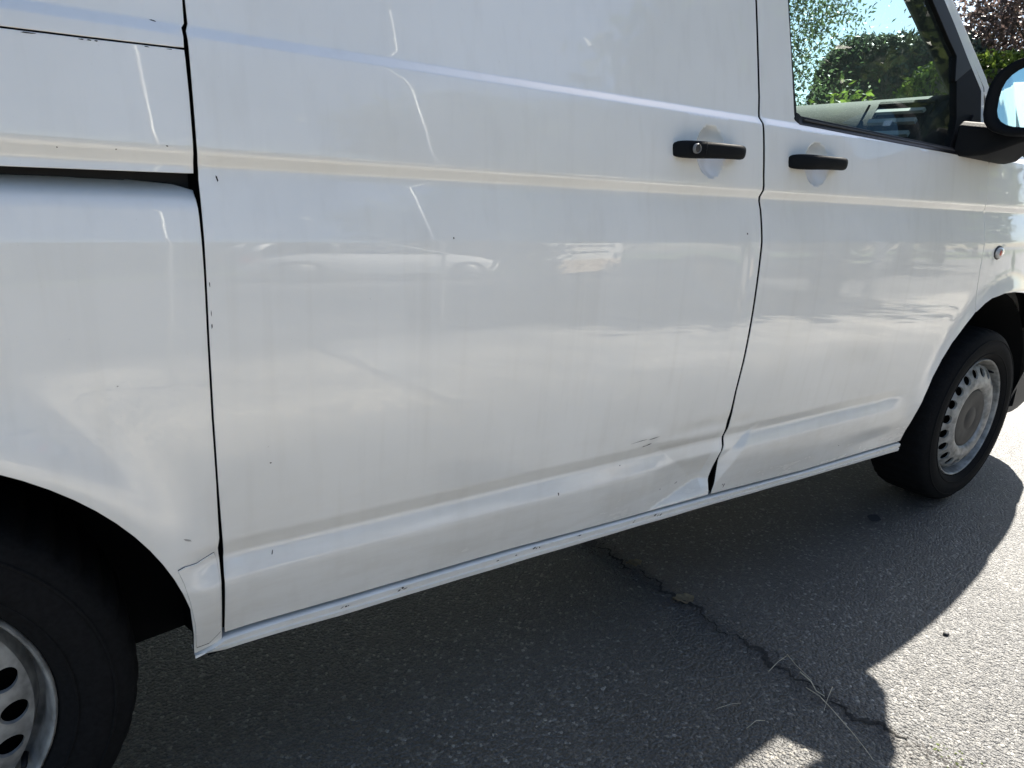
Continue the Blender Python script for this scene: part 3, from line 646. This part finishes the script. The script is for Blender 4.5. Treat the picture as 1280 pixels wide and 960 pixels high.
# door inner trim, bulkhead, floor, seats, steering wheel, headliner
mb = MB(); mb.box((1.64, .06, .40), (2.66, .10, 1.205)); P_(mb.build('door_trim', M['dashdark'], None, False, bevel=.01))
mb = MB(); mb.box((1.64, W - .10, .40), (2.66, W - .06, 1.205)); P_(mb.build('door_trim', M['dashdark'], None, False, bevel=.01))
bz = [.36, .8, 1.2, 1.4, 1.6, 1.75, 1.82]; by = [float(S0(1.3, z)) + .045 for z in bz]
mb = MB(); mb.loft([[(x, y, z) for y, z in zip(by, bz)] + [(x, W - y, z) for y, z in list(zip(by, bz))[::-1]] for x in (1.30, 1.33)]); P_(mb.build('bulkhead', M['dashdark'], None, False))
mb = MB(); mb.box((1.33, .10, .50), (2.95, W - .10, .54)); P_(mb.build('cab_floor', M['dashdark'], None, False))
mb = MB(); mb.box((1.34, .34, 1.84), (2.10, W - .34, 1.86)); P_(mb.build('headliner', M['pillar'], None, False))
for yc in (.45, 1.45):
    st = P_(MB().box((1.58, yc - .25, .80), (2.08, yc + .25, .95)).build('seat', M['seat'], None, True, bevel=.05))
    mb = MB(); mb.loft([[(1.60 - .10*t + dx, yc + w*sy, .93 + .52*t) for dx, sy in ((0,-1),(.10,-.9),(.12,0),(.10,.9),(0,1),(-.06,0))] for t, w in ((0,.25),(.4,.26),(.8,.23),(1,.18))]); child(mb.build('seat_back', M['seat'], None, True, sub=1), st)
    mb = MB(); mb.loft([[(1.49 - .02*t + dx, yc + w*sy, 1.47 + .19*t) for dx, sy in ((-.04,-1),(.05,-1),(.05,1),(-.04,1))] for t, w in ((0,.10),(.3,.14),(.8,.13),(1,.10))]); child(mb.build('headrest', M['seat'], None, True, sub=1), st)
mb = MB(); cst = Vector((2.24, 1.45, 1.13)); a1 = Vector((0, 1, 0)); a2 = Vector((.55, 0, .83)).normalized()
mb.tube([cst + (a1*math.cos(t) + a2*math.sin(t))*.19 for t in np.linspace(0, 2*math.pi, 33)], .016, 8, False)
mb.tube([cst - a1*.18, cst + a1*.18], .018, 6); mb.tube([cst, cst - a2*.18], .02, 6); mb.tube([cst, cst + Vector((.3, 0, -.2))], .035, 8)
P_(mb.build('steering_wheel', M['dashdark'], None))

# door mirrors
def door_mirror(side):
    root = P_(empty('door_mirror'))
    fy = (lambda y: y) if side == 0 else (lambda y: W - y)
    # housing: rounded shell, open to the rear
    cy, cz, hy, hz = -.175, 1.352, .145, .104
    def ring(x, k, yo=0, zo=0):
        r = []
        for i in range(28):
            a = i*2*math.pi/28; ca, sa = math.cos(a), math.sin(a)
            yy = cy + yo + hy*k*np.sign(ca)*abs(ca)**.62; zz = cz + zo + hz*k*np.sign(sa)*abs(sa)**.62 + .022*(-(yy - cy)/hy)*(1 if sa > 0 else .45)
            r.append((x + (yy - cy)*-.10, fy(yy), zz))
        return r
    mb = MB(); mb.loft([ring(2.490, .78), ring(2.470, .81), ring(2.455, .88), ring(2.457, .97), ring(2.468, 1.0), ring(2.50, 1.01), ring(2.545, .97), ring(2.59, .86), ring(2.615, .66), ring(2.625, .3)], True, False)
    h = child(mb.build('mirror_housing', M['plastic'], None, True), root); h.parent = root
    mb = MB(); mb.add([(x - (y_ - fy(cy))*(.05 if side == 0 else -.05), y_, z_) for x, y_, z_ in ring(2.482, .82)], [tuple(range(28))]); g = child(mb.build('mirror_glass', M['mirror'], None, False), root)
    if side == 0: pass
    mb = MB(); foot = []
    for y, x0, x1, z0, z1 in ((.035, 2.475, 2.775, 1.197, 1.292), (.0, 2.485, 2.770, 1.195, 1.288), (-.035, 2.50, 2.745, 1.200, 1.286), (-.075, 2.50, 2.68, 1.215, 1.285), (-.13, 2.49, 2.62, 1.235, 1.285)):
        foot.append([(x0, fy(y), z0 + .012), (x0 + .012, fy(y), z0), (x1 - .02, fy(y), z0 - .006), (x1, fy(y), z0 + .006), (x1, fy(y), z1 - .03), (x1 - .03, fy(y), z1), (x0 + .02, fy(y), z1), (x0, fy(y), z1 - .015)])
    mb.loft(foot); child(mb.build('mirror_foot', M['plastic'], None, True, bevel=.006), root)
    return root
door_mirror(0); door_mirror(1)

# wheels
def rim_mesh():
    mb = MB(); n = 80
    outer = [(.2195,.012),(.2205,.004),(.2200,-.002),(.2175,-.0045),(.2145,-.003),(.2125,.002),(.2110,.010),(.2080,.018),(.206,.040),(.199,.045),(.1955,.030),(.193,.015)]
    mb.lathe_y(outer, n)
    # pierced band: twenty slots between r1 and r0
    r0, r1 = .193, .148; ny0, ny1 = .015, -.009
    N = 20; m = 32
    def pos(r, th, dy=0): t = (r0 - r)/(r0 - r1); return (r*math.cos(th), ny0 + (ny1 - ny0)*t - .004*math.sin(math.pi*t) + dy, r*math.sin(th))
    rc = .1705; ar, at = .0162, .0165/.171
    for k in range(N):
        c = k*2*math.pi/N; w = math.pi/N
        ringo, ringi, ringb = [], [], []
        for i in range(m):
            a = i*2*math.pi/m; ca, sa = math.cos(a), math.sin(a)
            s = 1/max(abs(ca), abs(sa))
            ringo.append(pos((r0 + r1)/2 + (r0 - r1)/2*ca*s, c + w*sa*s))
            ringi.append(pos(rc + ar*ca, c + at*sa)); ringb.append(pos(rc + (ar - .001)*ca, c + (at - .005)*sa, .006))
        mb.loft([ringo, ringi, ringb], True, False)
    inner = [(.148,-.009),(.142,-.0115),(.136,-.0125),(.128,-.0125),(.118,-.010),(.110,-.005),(.106,.004),(.10,.01),(.0,.01)]
    mb.lathe_y(inner, n)
    return mb
def wheel(cx, yw, flip, spin):
    root = P_(empty('wheel', (cx, yw, .325)))
    root.parent = van; root.matrix_parent_inverse = van_inv
    sg = -1 if flip else 1
    def fin(mb, name, m, **k):
        if flip: mb.v = [(x, -y, z) for x, y, z in mb.v]
        o = mb.build(name, m, None, **k); o.parent = root; return o
    tp = [(.2165,.010),(.224,-.004),(.236,-.0125),(.262,-.019),(.285,-.0165),(.303,-.008),(.314,.000),(.321,.014),(.3245,.030),(.3255,.09),(.3245,.165),(.319,.183),(.300,.200),(.26,.205),(.218,.19)]
    nt = 180; mb = MB(); mb.lathe_y(tp, nt)
    for i_, (x_, y_, z_) in enumerate(mb.v):
        r_ = math.hypot(x_, z_)
        if r_ > .3185 and (i_ % nt) % 4 == 0: k_ = (r_ - .006)/r_; mb.v[i_] = (x_*k_, y_, z_*k_)
    for rr, yy in ((.2435,-.0150),(.2905,-.0150)): mb.lathe_y([(rr - .003, yy + .003), (rr - .0015, yy - .0016), (rr + .0015, yy - .0016), (rr + .003, yy + .003)], 96)
    t_ = fin(mb, 'tyre', M['rubber'])
    rim = fin(rim_mesh(), 'rim', M['steel']); rim.rotation_euler[1] = spin
    md = rim.modifiers.new('edge', 'EDGE_SPLIT'); md.split_angle = math.radians(50)
    mb = MB(); mb.lathe_y([(.109,.008),(.107,.000),(.103,-.003),(.096,-.004),(.050,-.0055),(.046,-.0040),(.038,-.0040),(.034,-.0065),(0,-.007)], 64); fin(mb, 'hub_cap', M['cap'])
    mb = MB(); mb.lathe_y([(.20,.075),(.10,.09),(.0,.09)], 32); fin(mb, 'brake_disc', M['liner'])
    mb = MB(); mb.tube([(.2005, .030, 0), (.200, .012, 0), (.199, .002, 0)], [.005, .0045, .0035], 8); v = fin(mb, 'valve', M['trim']); v.rotation_euler[1] = .55 if cx < 1 else -.9
    return root
wheel(0.0, .02, False, .05); wheel(3.0, .02, False, .11); wheel(0.0, W - .02, True, .2); wheel(3.0, W - .02, True, .4)

# paint chips and scrapes: small flakes of bare metal on the sheet
def chip(x, z, a, b, rot, part, f=S, dy=-.0005, m=None):
    n = 9; pts = []
    for k in range(n):
        t = k*2*math.pi/n; r = random.uniform(.55, 1.15); u, w = a*r*math.cos(t), b*r*math.sin(t)
        pts.append((x + u*math.cos(rot) - w*math.sin(rot), z + u*math.sin(rot) + w*math.cos(rot)))
    q = np.array(pts); y = f(q[:, 0], q[:, 1]) + dy
    o = mesh_obj('paint_chip', [(c[0], yy, c[1]) for c, yy in zip(pts, y)], [tuple(range(n))], m or M['chip'])
    return child(o, part)
for x, z, a, b, r in ((1.336,.513,.013,.0015,.22),(1.322,.511,.005,.0011,.3),(1.306,.5265,.026,.0007,.10),(1.348,.5268,.020,.0010,.06),(1.090,.448,.0018,.004,.2),(1.556,.972,.0026,.0022,0),(.473,1.034,.0012,.005,.2),(.521,.628,.0016,.0012,0),(1.263,.474,.0016,.0016,0),(1.415,.380,.004,.001,.1),(1.478,.379,.007,.0009,.3),(.521,.470,.001,.006,-.3),(.821,.960,.0013,.0018,0),(.4505,.842,.0009,.004,0),(.4508,.860,.0007,.006,0),(.4512,.899,.0006,.004,0)):
    chip(x, z, a, b, r, sliding)
for x, z, a, b, r in ((1.648,.342,.0022,.009,.0),(1.641,.346,.0016,.003,.0),(2.151,.364,.0025,.0014,0)): chip(x, z, a, b, r, front_door)
for x, z, a, b, r in ((.333,.772,.0011,.001,0),(.400,.532,.007,.0015,-.5)): chip(x, z, a, b, r, quarter, m=M['scuff'])
for x, z, a, b, r in ((.416,1.070,.0018,.0008,-.2),(.36,1.062,.0009,.0008,0),(.30,1.060,.0009,.0008,0)): chip(x, z, a, b, r, rail_cover)
for x, z, a, b, r in ((.417,1.216,.005,.0008,-.2),): chip(x, z, a, b, r, upper)
def sillf(x, z): return S0(x, np.interp(x, sx_t[:, 0], sx_t[:, 1])) - .0050
for x in (.637, .644, .648, .745, .752, .757, .96, 1.005, 1.05, 1.056, 1.064, 1.171, 1.173, 1.335, 1.338, 1.405, 1.415, 1.424):
    chip(x, float(np.interp(x, sx_t[:, 0], sx_t[:, 1])) - random.choice((.007, .009, .012)), random.uniform(.0015, .006), random.uniform(.0007, .0022), random.uniform(-.1, .6), sill, f=sillf)
for x in (.285, .29, .337, .345, .352, .405, .43):
    z = np.interp(x, [-.93, .262, .336, .4475], [1.172, 1.180, 1.1815, 1.1845]); chip(x, float(z) - .0004, random.uniform(.001, .009), random.uniform(.0004, .0011), .01, rail_cover)

# ------------------------------------------------------------------ seam in the asphalt with its litter
seam = [(1.572,.60),(1.572,.481),(1.577,.410),(1.590,.247),(1.598,.069),(1.589,-.074),(1.598,-.209),(1.592,-.339),(1.609,-.458),(1.637,-.589),(1.65,-.75),(1.66,-1.2)]
sv = []; sf = []
ty = np.linspace(.40, -.52, 160); q = np.array(seam)
for i, y in enumerate(ty):
    x = np.interp(-y, -q[:, 1], q[:, 0]); n1 = .010*math.sin(y*37 + 1) + .008*math.sin(y*91) + random.uniform(-.006, .006)
    w = max(.0012, .0045 + .005*math.sin(y*23) + random.uniform(-.003, .003))*min(1, (.43 - y)/.2, (y + .55)/.12)
    for k, (o, z) in enumerate(((-w, .0012), (-w*.4, .003), (w*.5, .0026), (w, .0012))): sv.append((x + n1 + o, y, z + random.uniform(-.0006, .0008)))
for i in range(len(ty) - 1):
    for k in range(3): sf.append((i*4 + k, i*4 + k + 1, (i+1)*4 + k + 1, (i+1)*4 + k))
tag(mesh_obj('seam_dirt', sv, sf, M['soil'], None, True), 'dark soil filling the long crack across the asphalt', 'soil', kind='stuff')
# loose grit lying along the seam and thinly over the road
def grit(name, n, xy, smin, smax, m, label):
    V = []; F = []
    for _ in range(n):
        x, y = xy(); s = random.uniform(smin, smax); b = len(V); h = s*random.uniform(.4, .8); r0 = random.uniform(0, 6.28)
        for k in range(5):
            t = r0 + k*1.2566; V.append((x + s*random.uniform(.6, 1.1)*math.cos(t), y + s*random.uniform(.6, 1.1)*math.sin(t), .0005))
        V.append((x + random.uniform(-.3, .3)*s, y + random.uniform(-.3, .3)*s, h))
        for k in range(5): F.append((b + k, b + (k + 1) % 5, b + 5))
    return tag(mesh_obj(name, V, F, m), label, 'grit', kind='stuff')
M['grit'] = simple('pale_grit', (.22, .21, .19), .85, var=.5, bscale=40)
M['grit_dark'] = simple('dark_grit', (.07, .065, .06), .9, var=.5, bscale=60)
def along():
    y = random.uniform(-.8, .55); return np.interp(-y, -q[:, 1], q[:, 0]) + random.gauss(0, .022), y
grit('seam_grit', 900, along, .0015, .0045, M['grit_dark'], 'dark grit scattered along the asphalt crack')
grit('loose_grit', 1500, lambda: (random.uniform(.6, 4.2), random.uniform(-.9, .7)), .0010, .0026, M['grit'], 'pale loose grit strewn over the asphalt')
grit('moss_tufts', 60, lambda: (lambda y: (np.interp(-y, -q[:, 1], q[:, 0]) + .02 + random.gauss(0, .02), y))(random.uniform(-.75, -.54)), .0015, .004, M['moss'], 'yellow green moss in the crack at the frame edge')

def straw(pts, r, label):
    P = []
    for i, (x, y) in enumerate(pts): P.append((x, y, .007 + .006*math.sin(i*1.9 + x*40) + .004))
    mb = MB(); mb.tube(P, [r*.7*(1 - .5*i/len(P)) for i in range(len(P))], 6)
    tag(mb.build('dry_stalk', M['straw'], None), label, 'stalk', 'dry grass stalks lying in the crack')
straw([(1.549,-.245),(1.59,-.240),(1.631,-.235)], .0012, 'short pale stalk crossing the dark crack, farthest of the stalks')
straw([(1.631,-.235),(1.628,-.262),(1.618,-.288),(1.602,-.318)], .0012, 'pale bent stalk lying lengthwise in the dark crack')
straw([(1.600,-.290),(1.601,-.318),(1.590,-.340),(1.584,-.362)], .0022, 'thick seed head stalk in the middle of the crack')
straw([(1.572,-.325),(1.567,-.36),(1.562,-.396),(1.543,-.452),(1.522,-.49),(1.500,-.519)], .0015, 'longest dry stalk reaching from the crack into the sun patch')
straw([(1.620,-.358),(1.58,-.372),(1.537,-.390)], .0010, 'thin stalk lying across the longest stalk')
straw([(1.359,-.331),(1.385,-.333),(1.409,-.338)], .0011, 'lone short stalk on the shaded asphalt left of the crack')
straw([(1.345,-.263),(1.38,-.274),(1.405,-.280)], .0008, 'faint thin stalk on shaded asphalt farther from the crack')
# dead leaf
lv = []; lf = []
for i, t in enumerate(np.linspace(-1, 1, 9)):
    w = .020*(1 - t*t)**.7*(1 + .25*math.sin(i*2.3)); x, y = 1.597 + .028*t, .058 - .012*t
    lv += [(x - w*.3, y - w, .006 + .006*abs(t)), (x, y, .004 + .003*math.sin(i)), (x + w*.3, y + w, .008 + .005*t)]
for i in range(8): lf += [(i*3, i*3+1, i*3+4, i*3+3), (i*3+1, i*3+2, i*3+5, i*3+4)]
tag(mesh_obj('dead_leaf', lv, lf, M['leafdry'], None, True), 'curled brown dead leaf lying in the shaded crack', 'leaf')
lv2 = [(x*.8 + .33, y*.8 + .213, z) for x, y, z in lv]
tag(mesh_obj('dead_leaf', lv2, lf, M['leafdry'], None, True), 'smaller brown leaf in the deepest shade under the sill', 'leaf')
def pebble(x, y, s, label, m):
    mb = MB(); rr = []
    for k, (zz, w) in enumerate(((0, .7), (.3, 1), (.6, .8), (.75, .4))):
        rr.append([(x + s*w*math.cos(a)*(1 + .2*math.sin(3*a + k)), y + s*.7*w*math.sin(a), zz*s) for a in [i*math.pi/5 for i in range(10)]])
    mb.loft(rr); tag(mb.build('pebble', m, None), label, 'pebble')
pebble(2.087, -.388, .010, 'black pebble lying on sunlit asphalt beside the van shadow', M['stone'])
mb = MB(); mb.add([(2.574 + .03*math.cos(a)*(1 + .3*math.sin(2*a)), .071 + .022*math.sin(a), .003) for a in [k*math.pi/8 for k in range(16)]], [tuple(range(16))])
tag(mb.build('oil_spot', M['stone'], None, False), 'small dark oil spot on shaded asphalt behind the front wheel', 'stain')

# ------------------------------------------------------------------ vegetation
def leaf_mesh(name, C, size, m, parent=None, flat=.0, n_out=None):
    """many small leaves: each a folded rhombus"""
    n = len(C); C = np.asarray(C)
    d = rng.normal(size=(n, 3)); d /= np.linalg.norm(d, axis=1)[:, None]
    d[:, 2] *= (1 - flat); 
    u = rng.normal(size=(n, 3)); u -= d*np.sum(u*d, 1)[:, None]; u /= np.linalg.norm(u, axis=1)[:, None] + 1e-9
    w = np.cross(d, u); s = size*rng.uniform(.6, 1.3, n)[:, None]
    V = np.stack([C - u*s, C + w*s*.42 + d*s*.12, C + u*s, C - w*s*.42 + d*s*.12], 1).reshape(-1, 3)
    me = bpy.data.meshes.new(name); me.vertices.add(4*n); me.vertices.foreach_set('co', V.ravel())
    me.loops.add(4*n); me.loops.foreach_set('vertex_index', np.arange(4*n, dtype=np.int32))
    me.polygons.add(n); me.polygons.foreach_set('loop_start', np.arange(0, 4*n, 4, dtype=np.int32)); me.polygons.foreach_set('loop_total', np.full(n, 4, dtype=np.int32))
    at = me.attributes.new('tone', 'FLOAT', 'POINT'); at.data.foreach_set('value', np.repeat(rng.uniform(0, 1, n), 4))
    me.materials.append(m); me.update(); me.validate()
    o = bpy.data.objects.new(name, me); COL.objects.link(o); o.parent = parent
    return o
def tree(name, loc, h, crown_c, crown_r, nleaf, lsize, m, label, nclump=70, group=None, clump_r=.35, trunk_r=.12, shell=.55):
    root = tag(empty(name, loc), label, 'tree', group)
    mb = MB(); cc = Vector(crown_c); top = Vector((random.uniform(-.2, .2), random.uniform(-.2, .2), h*.75))
    mb.tube([(0, 0, -.05), (.03, .02, h*.25), top*.66, top], [trunk_r*1.2, trunk_r, trunk_r*.7, trunk_r*.3], 9)
    clumps = []
    for i in range(nclump):
        v = rng.normal(size=3); v /= np.linalg.norm(v); r = rng.uniform(shell, 1)**.6
        c = cc + Vector((v[0]*crown_r[0]*r, v[1]*crown_r[1]*r, v[2]*crown_r[2]*r)); clumps.append(c)
        if i % 2 == 0:
            s0 = top*rng.uniform(.35, .95); mid = s0.lerp(c, .5) + Vector(rng.normal(size=3)*.12)
            mb.tube([s0, mid, c], [trunk_r*.28, trunk_r*.16, trunk_r*.05], 5, False)
    mb.build('trunk', M['bark'], root)
    k = rng.integers(0, nclump, nleaf); C = np.array([tuple(c) for c in clumps])[k] + rng.normal(size=(nleaf, 3))*clump_r*np.array([1, 1, .75])
    leaf_mesh('crown', C, lsize, m, root)
    return root
def az(a, d): return (.2677 + d*math.cos(math.radians(a)), -.985 + d*math.sin(math.radians(a)))
x, y = az(40.5, 12.5)
tree('broadleaf_tree', (x, y, 0), 7.5, (0, 0, 4.4), (2.1, 2.1, 2.6), 42000, .034, M['leaf_tree'], 'open leafy tree seen through the cab window, sky between its leaves', 110, clump_r=.28, trunk_r=.055, shell=.25)
x, y = az(17.5, 15)
tree('copper_tree', (x, y, 0), 7, (0, 0, 4.6), (2.3, 2.3, 2.4), 42000, .055, M['leaf_copper'], 'dark purple leaved tree beyond the door mirror', 90, clump_r=.35, shell=.35)
def hedge(name, loc, size, rot, n, lsize, m, label, round_=.5, cat='hedge'):
    root = tag(empty(name, loc), label, cat); root.rotation_euler[2] = rot
    P = []
    while len(P) < n:
        p = rng.uniform(-1, 1, size=(n, 3)); e = (np.abs(p)**4).sum(1)
        k = (e > .72 + .25*rng.random(n)) & (e < 1.08); P += list(p[k])
    P = np.array(P[:n]); C = P*np.array(size)/2*(1 + rng.normal(size=(n, 1))*.02); C[:, 2] += size[2]/2
    leaf_mesh('foliage', C, lsize, m, root)
    mb = MB(); ms = M['leaf_dark']
    rr = []
    for z, k in ((0, .9), (.5, .93), (.8, .88), (.93, .7)):
        rr.append([(size[0]/2*k*np.sign(math.cos(a))*abs(math.cos(a))**.5, size[1]/2*k*np.sign(math.sin(a))*abs(math.sin(a))**.5, z*size[2]) for a in [i*math.pi/8 for i in range(16)]])
    mb.loft(rr); mb.build('inner_twigs', M['bark'], root)
    return root
x, y = az(29.0, 14)
hedge('clipped_hedge', (x, y, 0), (2.6, 1.5, 3.72), math.radians(29 + 90), 26000, .05, M['leaf_dark'], 'tall dark clipped hedge with a flat top behind the windscreen')
def bush(loc, r, n, m, label, ls=.05):
    root = tag(empty('garden_bush', loc), label, 'bush')
    cl = rng.normal(size=(40, 3))*np.array([.45, .45, .38]); cl[:, 2] = np.abs(cl[:, 2])
    k = rng.integers(0, 40, n); C = (cl[k] + rng.normal(size=(n, 3))*.14)*r; C[:, 2] = np.abs(C[:, 2]) + .1
    leaf_mesh('foliage', C, ls, m, root); mb = MB()
    for c in cl[:14]: mb.tube([(0, 0, 0), tuple(c*r*.6), tuple(c*r)], [.02, .012, .005], 5)
    mb.build('stems', M['bark'], root); return root
x, y = az(31.6, 10.5); bush((x, y, 1.0), .95, 5200, M['leaf_lime'], 'bright lime green bush in front of the hedge, nearer the open tree')
x, y = az(28.4, 10.5); bush((x, y, 1.05), .75, 4200, M['leaf_lime'], 'bright green bush peeping over the dashboard beside the pillar')
x, y = az(22.2, 13); hedge('garden_hedge', (x, y, 0), (3.0, 1.6, 3.2), math.radians(22 + 90), 22000, .055, M['leaf_lime'], 'yellow green hedge below the purple tree by the mirror')

# across the road, behind the viewer: seen as reflections in paint and glass
rowspots = [(9.5,-13.5,1.0),(14.5,-14.5,1.15),(19.5,-13,.95),(25,-14,1.2),(31,-13.5,1.0),(38,-14.5,1.2),(46,-14,1.1),(15.5,-6.6,1.0),(21.5,-8.8,1.25),(8.0,-3.75,.62)]
for i, (x, y, s) in enumerate(rowspots):
    lab = ['roadside tree at the near end of the row across the road', 'second roadside tree across the road', 'third roadside tree across the road', 'fourth roadside tree across the road', 'fifth roadside tree across the road', 'sixth roadside tree across the road', 'roadside tree at the far end of the row across the road', 'kerbside tree standing between two others', 'tallest kerbside tree farthest from the van', 'small kerbside tree standing nearest the van'][i]
    tree('roadside_tree', (x, y, 0), 9*s, (0, 0, 5.2*s), (2.9*s, 2.6*s, 3.6*s), 26000 if i > 6 else 11000, .15, M['leaf_far'], lab, 60, 'trees in a row across the road', clump_r=.5, trunk_r=.16, shell=.3)
hedge('low_hedge', (-2, -13.2, 0), (30, 1.4, 2.3), 0, 22000, .10, M['leaf_far'], 'long dark hedge across the forecourt')
for x, y, r, h, lab in ((2.27, -2.72, .012, 3.4, 'thin pale pole standing close behind the viewer'), (.72, -2.3, .010, 2.6, 'thin pale pole opposite the rear of the van'), (6.6, -2.4, .06, 2.3, 'short thick pale pole opposite the front door')):
    mb = MB(); mb.tube([(x, y, 0), (x, y, h)], r, 12); mb.lathe_y  # shaft
    root = tag(empty('signpost', (x, y, 0)), lab, 'pole', 'poles across from the van')
    o = mb.build('shaft', M['pole'] if r < .03 else M['post'], None); o.parent = root; o.matrix_parent_inverse = Matrix.Translation((-x, -y, 0))
    mb = MB(); mb.tube([(x, y, h), (x, y, h + .03)], [r*1.5, r*.6], 12); o = mb.build('cap', M['trim'], None); o.parent = root; o.matrix_parent_inverse = Matrix.Translation((-x, -y, 0))
# parked car
def parked_car(loc, label):
    root = tag(empty('parked_car', loc), label, 'car')
    L = 4.1
    side = [(0,.35,.62),(0.03,.30,.80),(.10,.28,.92),(.35,.26,.95),(.9,.25,.93),(1.6,.24,.93),(2.4,.24,.94),(3.0,.24,.93),(3.6,.26,.80),(3.95,.30,.66),(4.08,.36,.55)]
    rings = []
    for x, zb, zt in side:
        w = .86*(1 - .35*abs((x - 2.05)/2.05)**6)
        rings.append([(x, -w*.93, zb), (x, -w, zb + (zt - zb)*.35), (x, -w*.99, zb + (zt - zb)*.7), (x, -w*.93, zt), (x, w*.93, zt), (x, w*.99, zb + (zt - zb)*.7), (x, w, zb + (zt - zb)*.35), (x, w*.93, zb)])
    mb = MB(); mb.loft(rings); o = mb.build('body', M['car'], root, True, bevel=.03)
    cab = [(.10,.90,.02,.80),(.30,1.28,.0,.70),(.65,1.44,0,.64),(1.3,1.48,0,.63),(1.9,1.45,0,.63),(2.4,1.28,0,.67),(3.02,.92,0,.78)]
    mb = MB(); mb.loft([[(x, -.80, .90), (x, -w, z), (x, w, z), (x, .80, .90)] for x, z, _, w in cab], True, True); mb.build('cabin_glass', M['carglass'], root, True)
    mb = MB(); mb.loft([[(x, -w - .01, z - .02), (x, -w*.8, z + .022), (x, w*.8, z + .022), (x, w + .01, z - .02)] for x, z, _, w in cab[1:5]]); mb.build('roof', M['car'], root, True)
    for s in (-1, 1):
        for a, b in (((.10,.90),(.42,1.36)), ((1.25,.92),(1.25,1.46)), ((2.98,.93),(2.05,1.42))):
            wa, wb = .80, .65
            mb = MB(); mb.tube([(a[0], s*(wa + .01), a[1]), (b[0], s*(wb + .02), b[1])], [.045 if a[0] > .2 else .10, .03 if a[0] > .2 else .06], 8); mb.build('pillar', M['car'], root)
        mb = MB(); mb.box((-.02, s*.70 - .12, .62), (.10, s*.70 + .12, .90)); mb.build('tail_lamp', M['tail'], root, True, bevel=.03)
        mb = MB(); mb.box((3.93, s*.62 - .15, .55), (4.04, s*.62 + .15, .70)); mb.build('headlamp', M['lens'], root, True, bevel=.03)
        for wx in (.72, 3.30):
            mb = MB(); mb.lathe_y([(0, -.09), (.2, -.10), (.28, -.105), (.31, -.08), (.31, .08), (.28, .105), (0, .09)], 28, (wx, s*.80, .31)); mb.build('wheel', M['rubber'], root)
            mb = MB(); mb.lathe_y([(0, -.115*1), (.19, -.108), (.20, -.09)], 20, (wx, s*.80, .31)) if s < 0 else mb.lathe_y([(0, .115), (.19, .108), (.20, .09)], 20, (wx, s*.80, .31)); mb.build('rim', M['steel'], root)
    return root
parked_car((2.45, -9.2, 0), 'small white hatchback parked across the road')
# notice board on two posts
root = tag(empty('notice_board', (7.25, -7.2, 0)), 'white notice board with a tan lower band on two posts', 'sign'); root.rotation_euler[2] = math.radians(-22)
o = MB().box((-1.25, -.02, .22), (1.25, .02, 1.60)).build('board', M['board'], root, False, bevel=.006)
o = MB().box((-1.24, .0205, .23), (1.24, .024, .62)).build('lower_band', M['boardlow'], root, False)
for k in range(3):
    xx = -1.0
    while xx < .85:
        w = random.uniform(.18, .40); MB().box((xx, .0205, 1.38 - k*.26), (min(xx + w, 1.0), .0235, 1.48 - k*.26)).build('print_line', M['ink'], root, False); xx += w + .06
for s in (-1.0, 1.0): MB().box((s - .03, -.075, 0), (s + .03, -.0205, 1.50)).build('post', M['pole'], root, False)
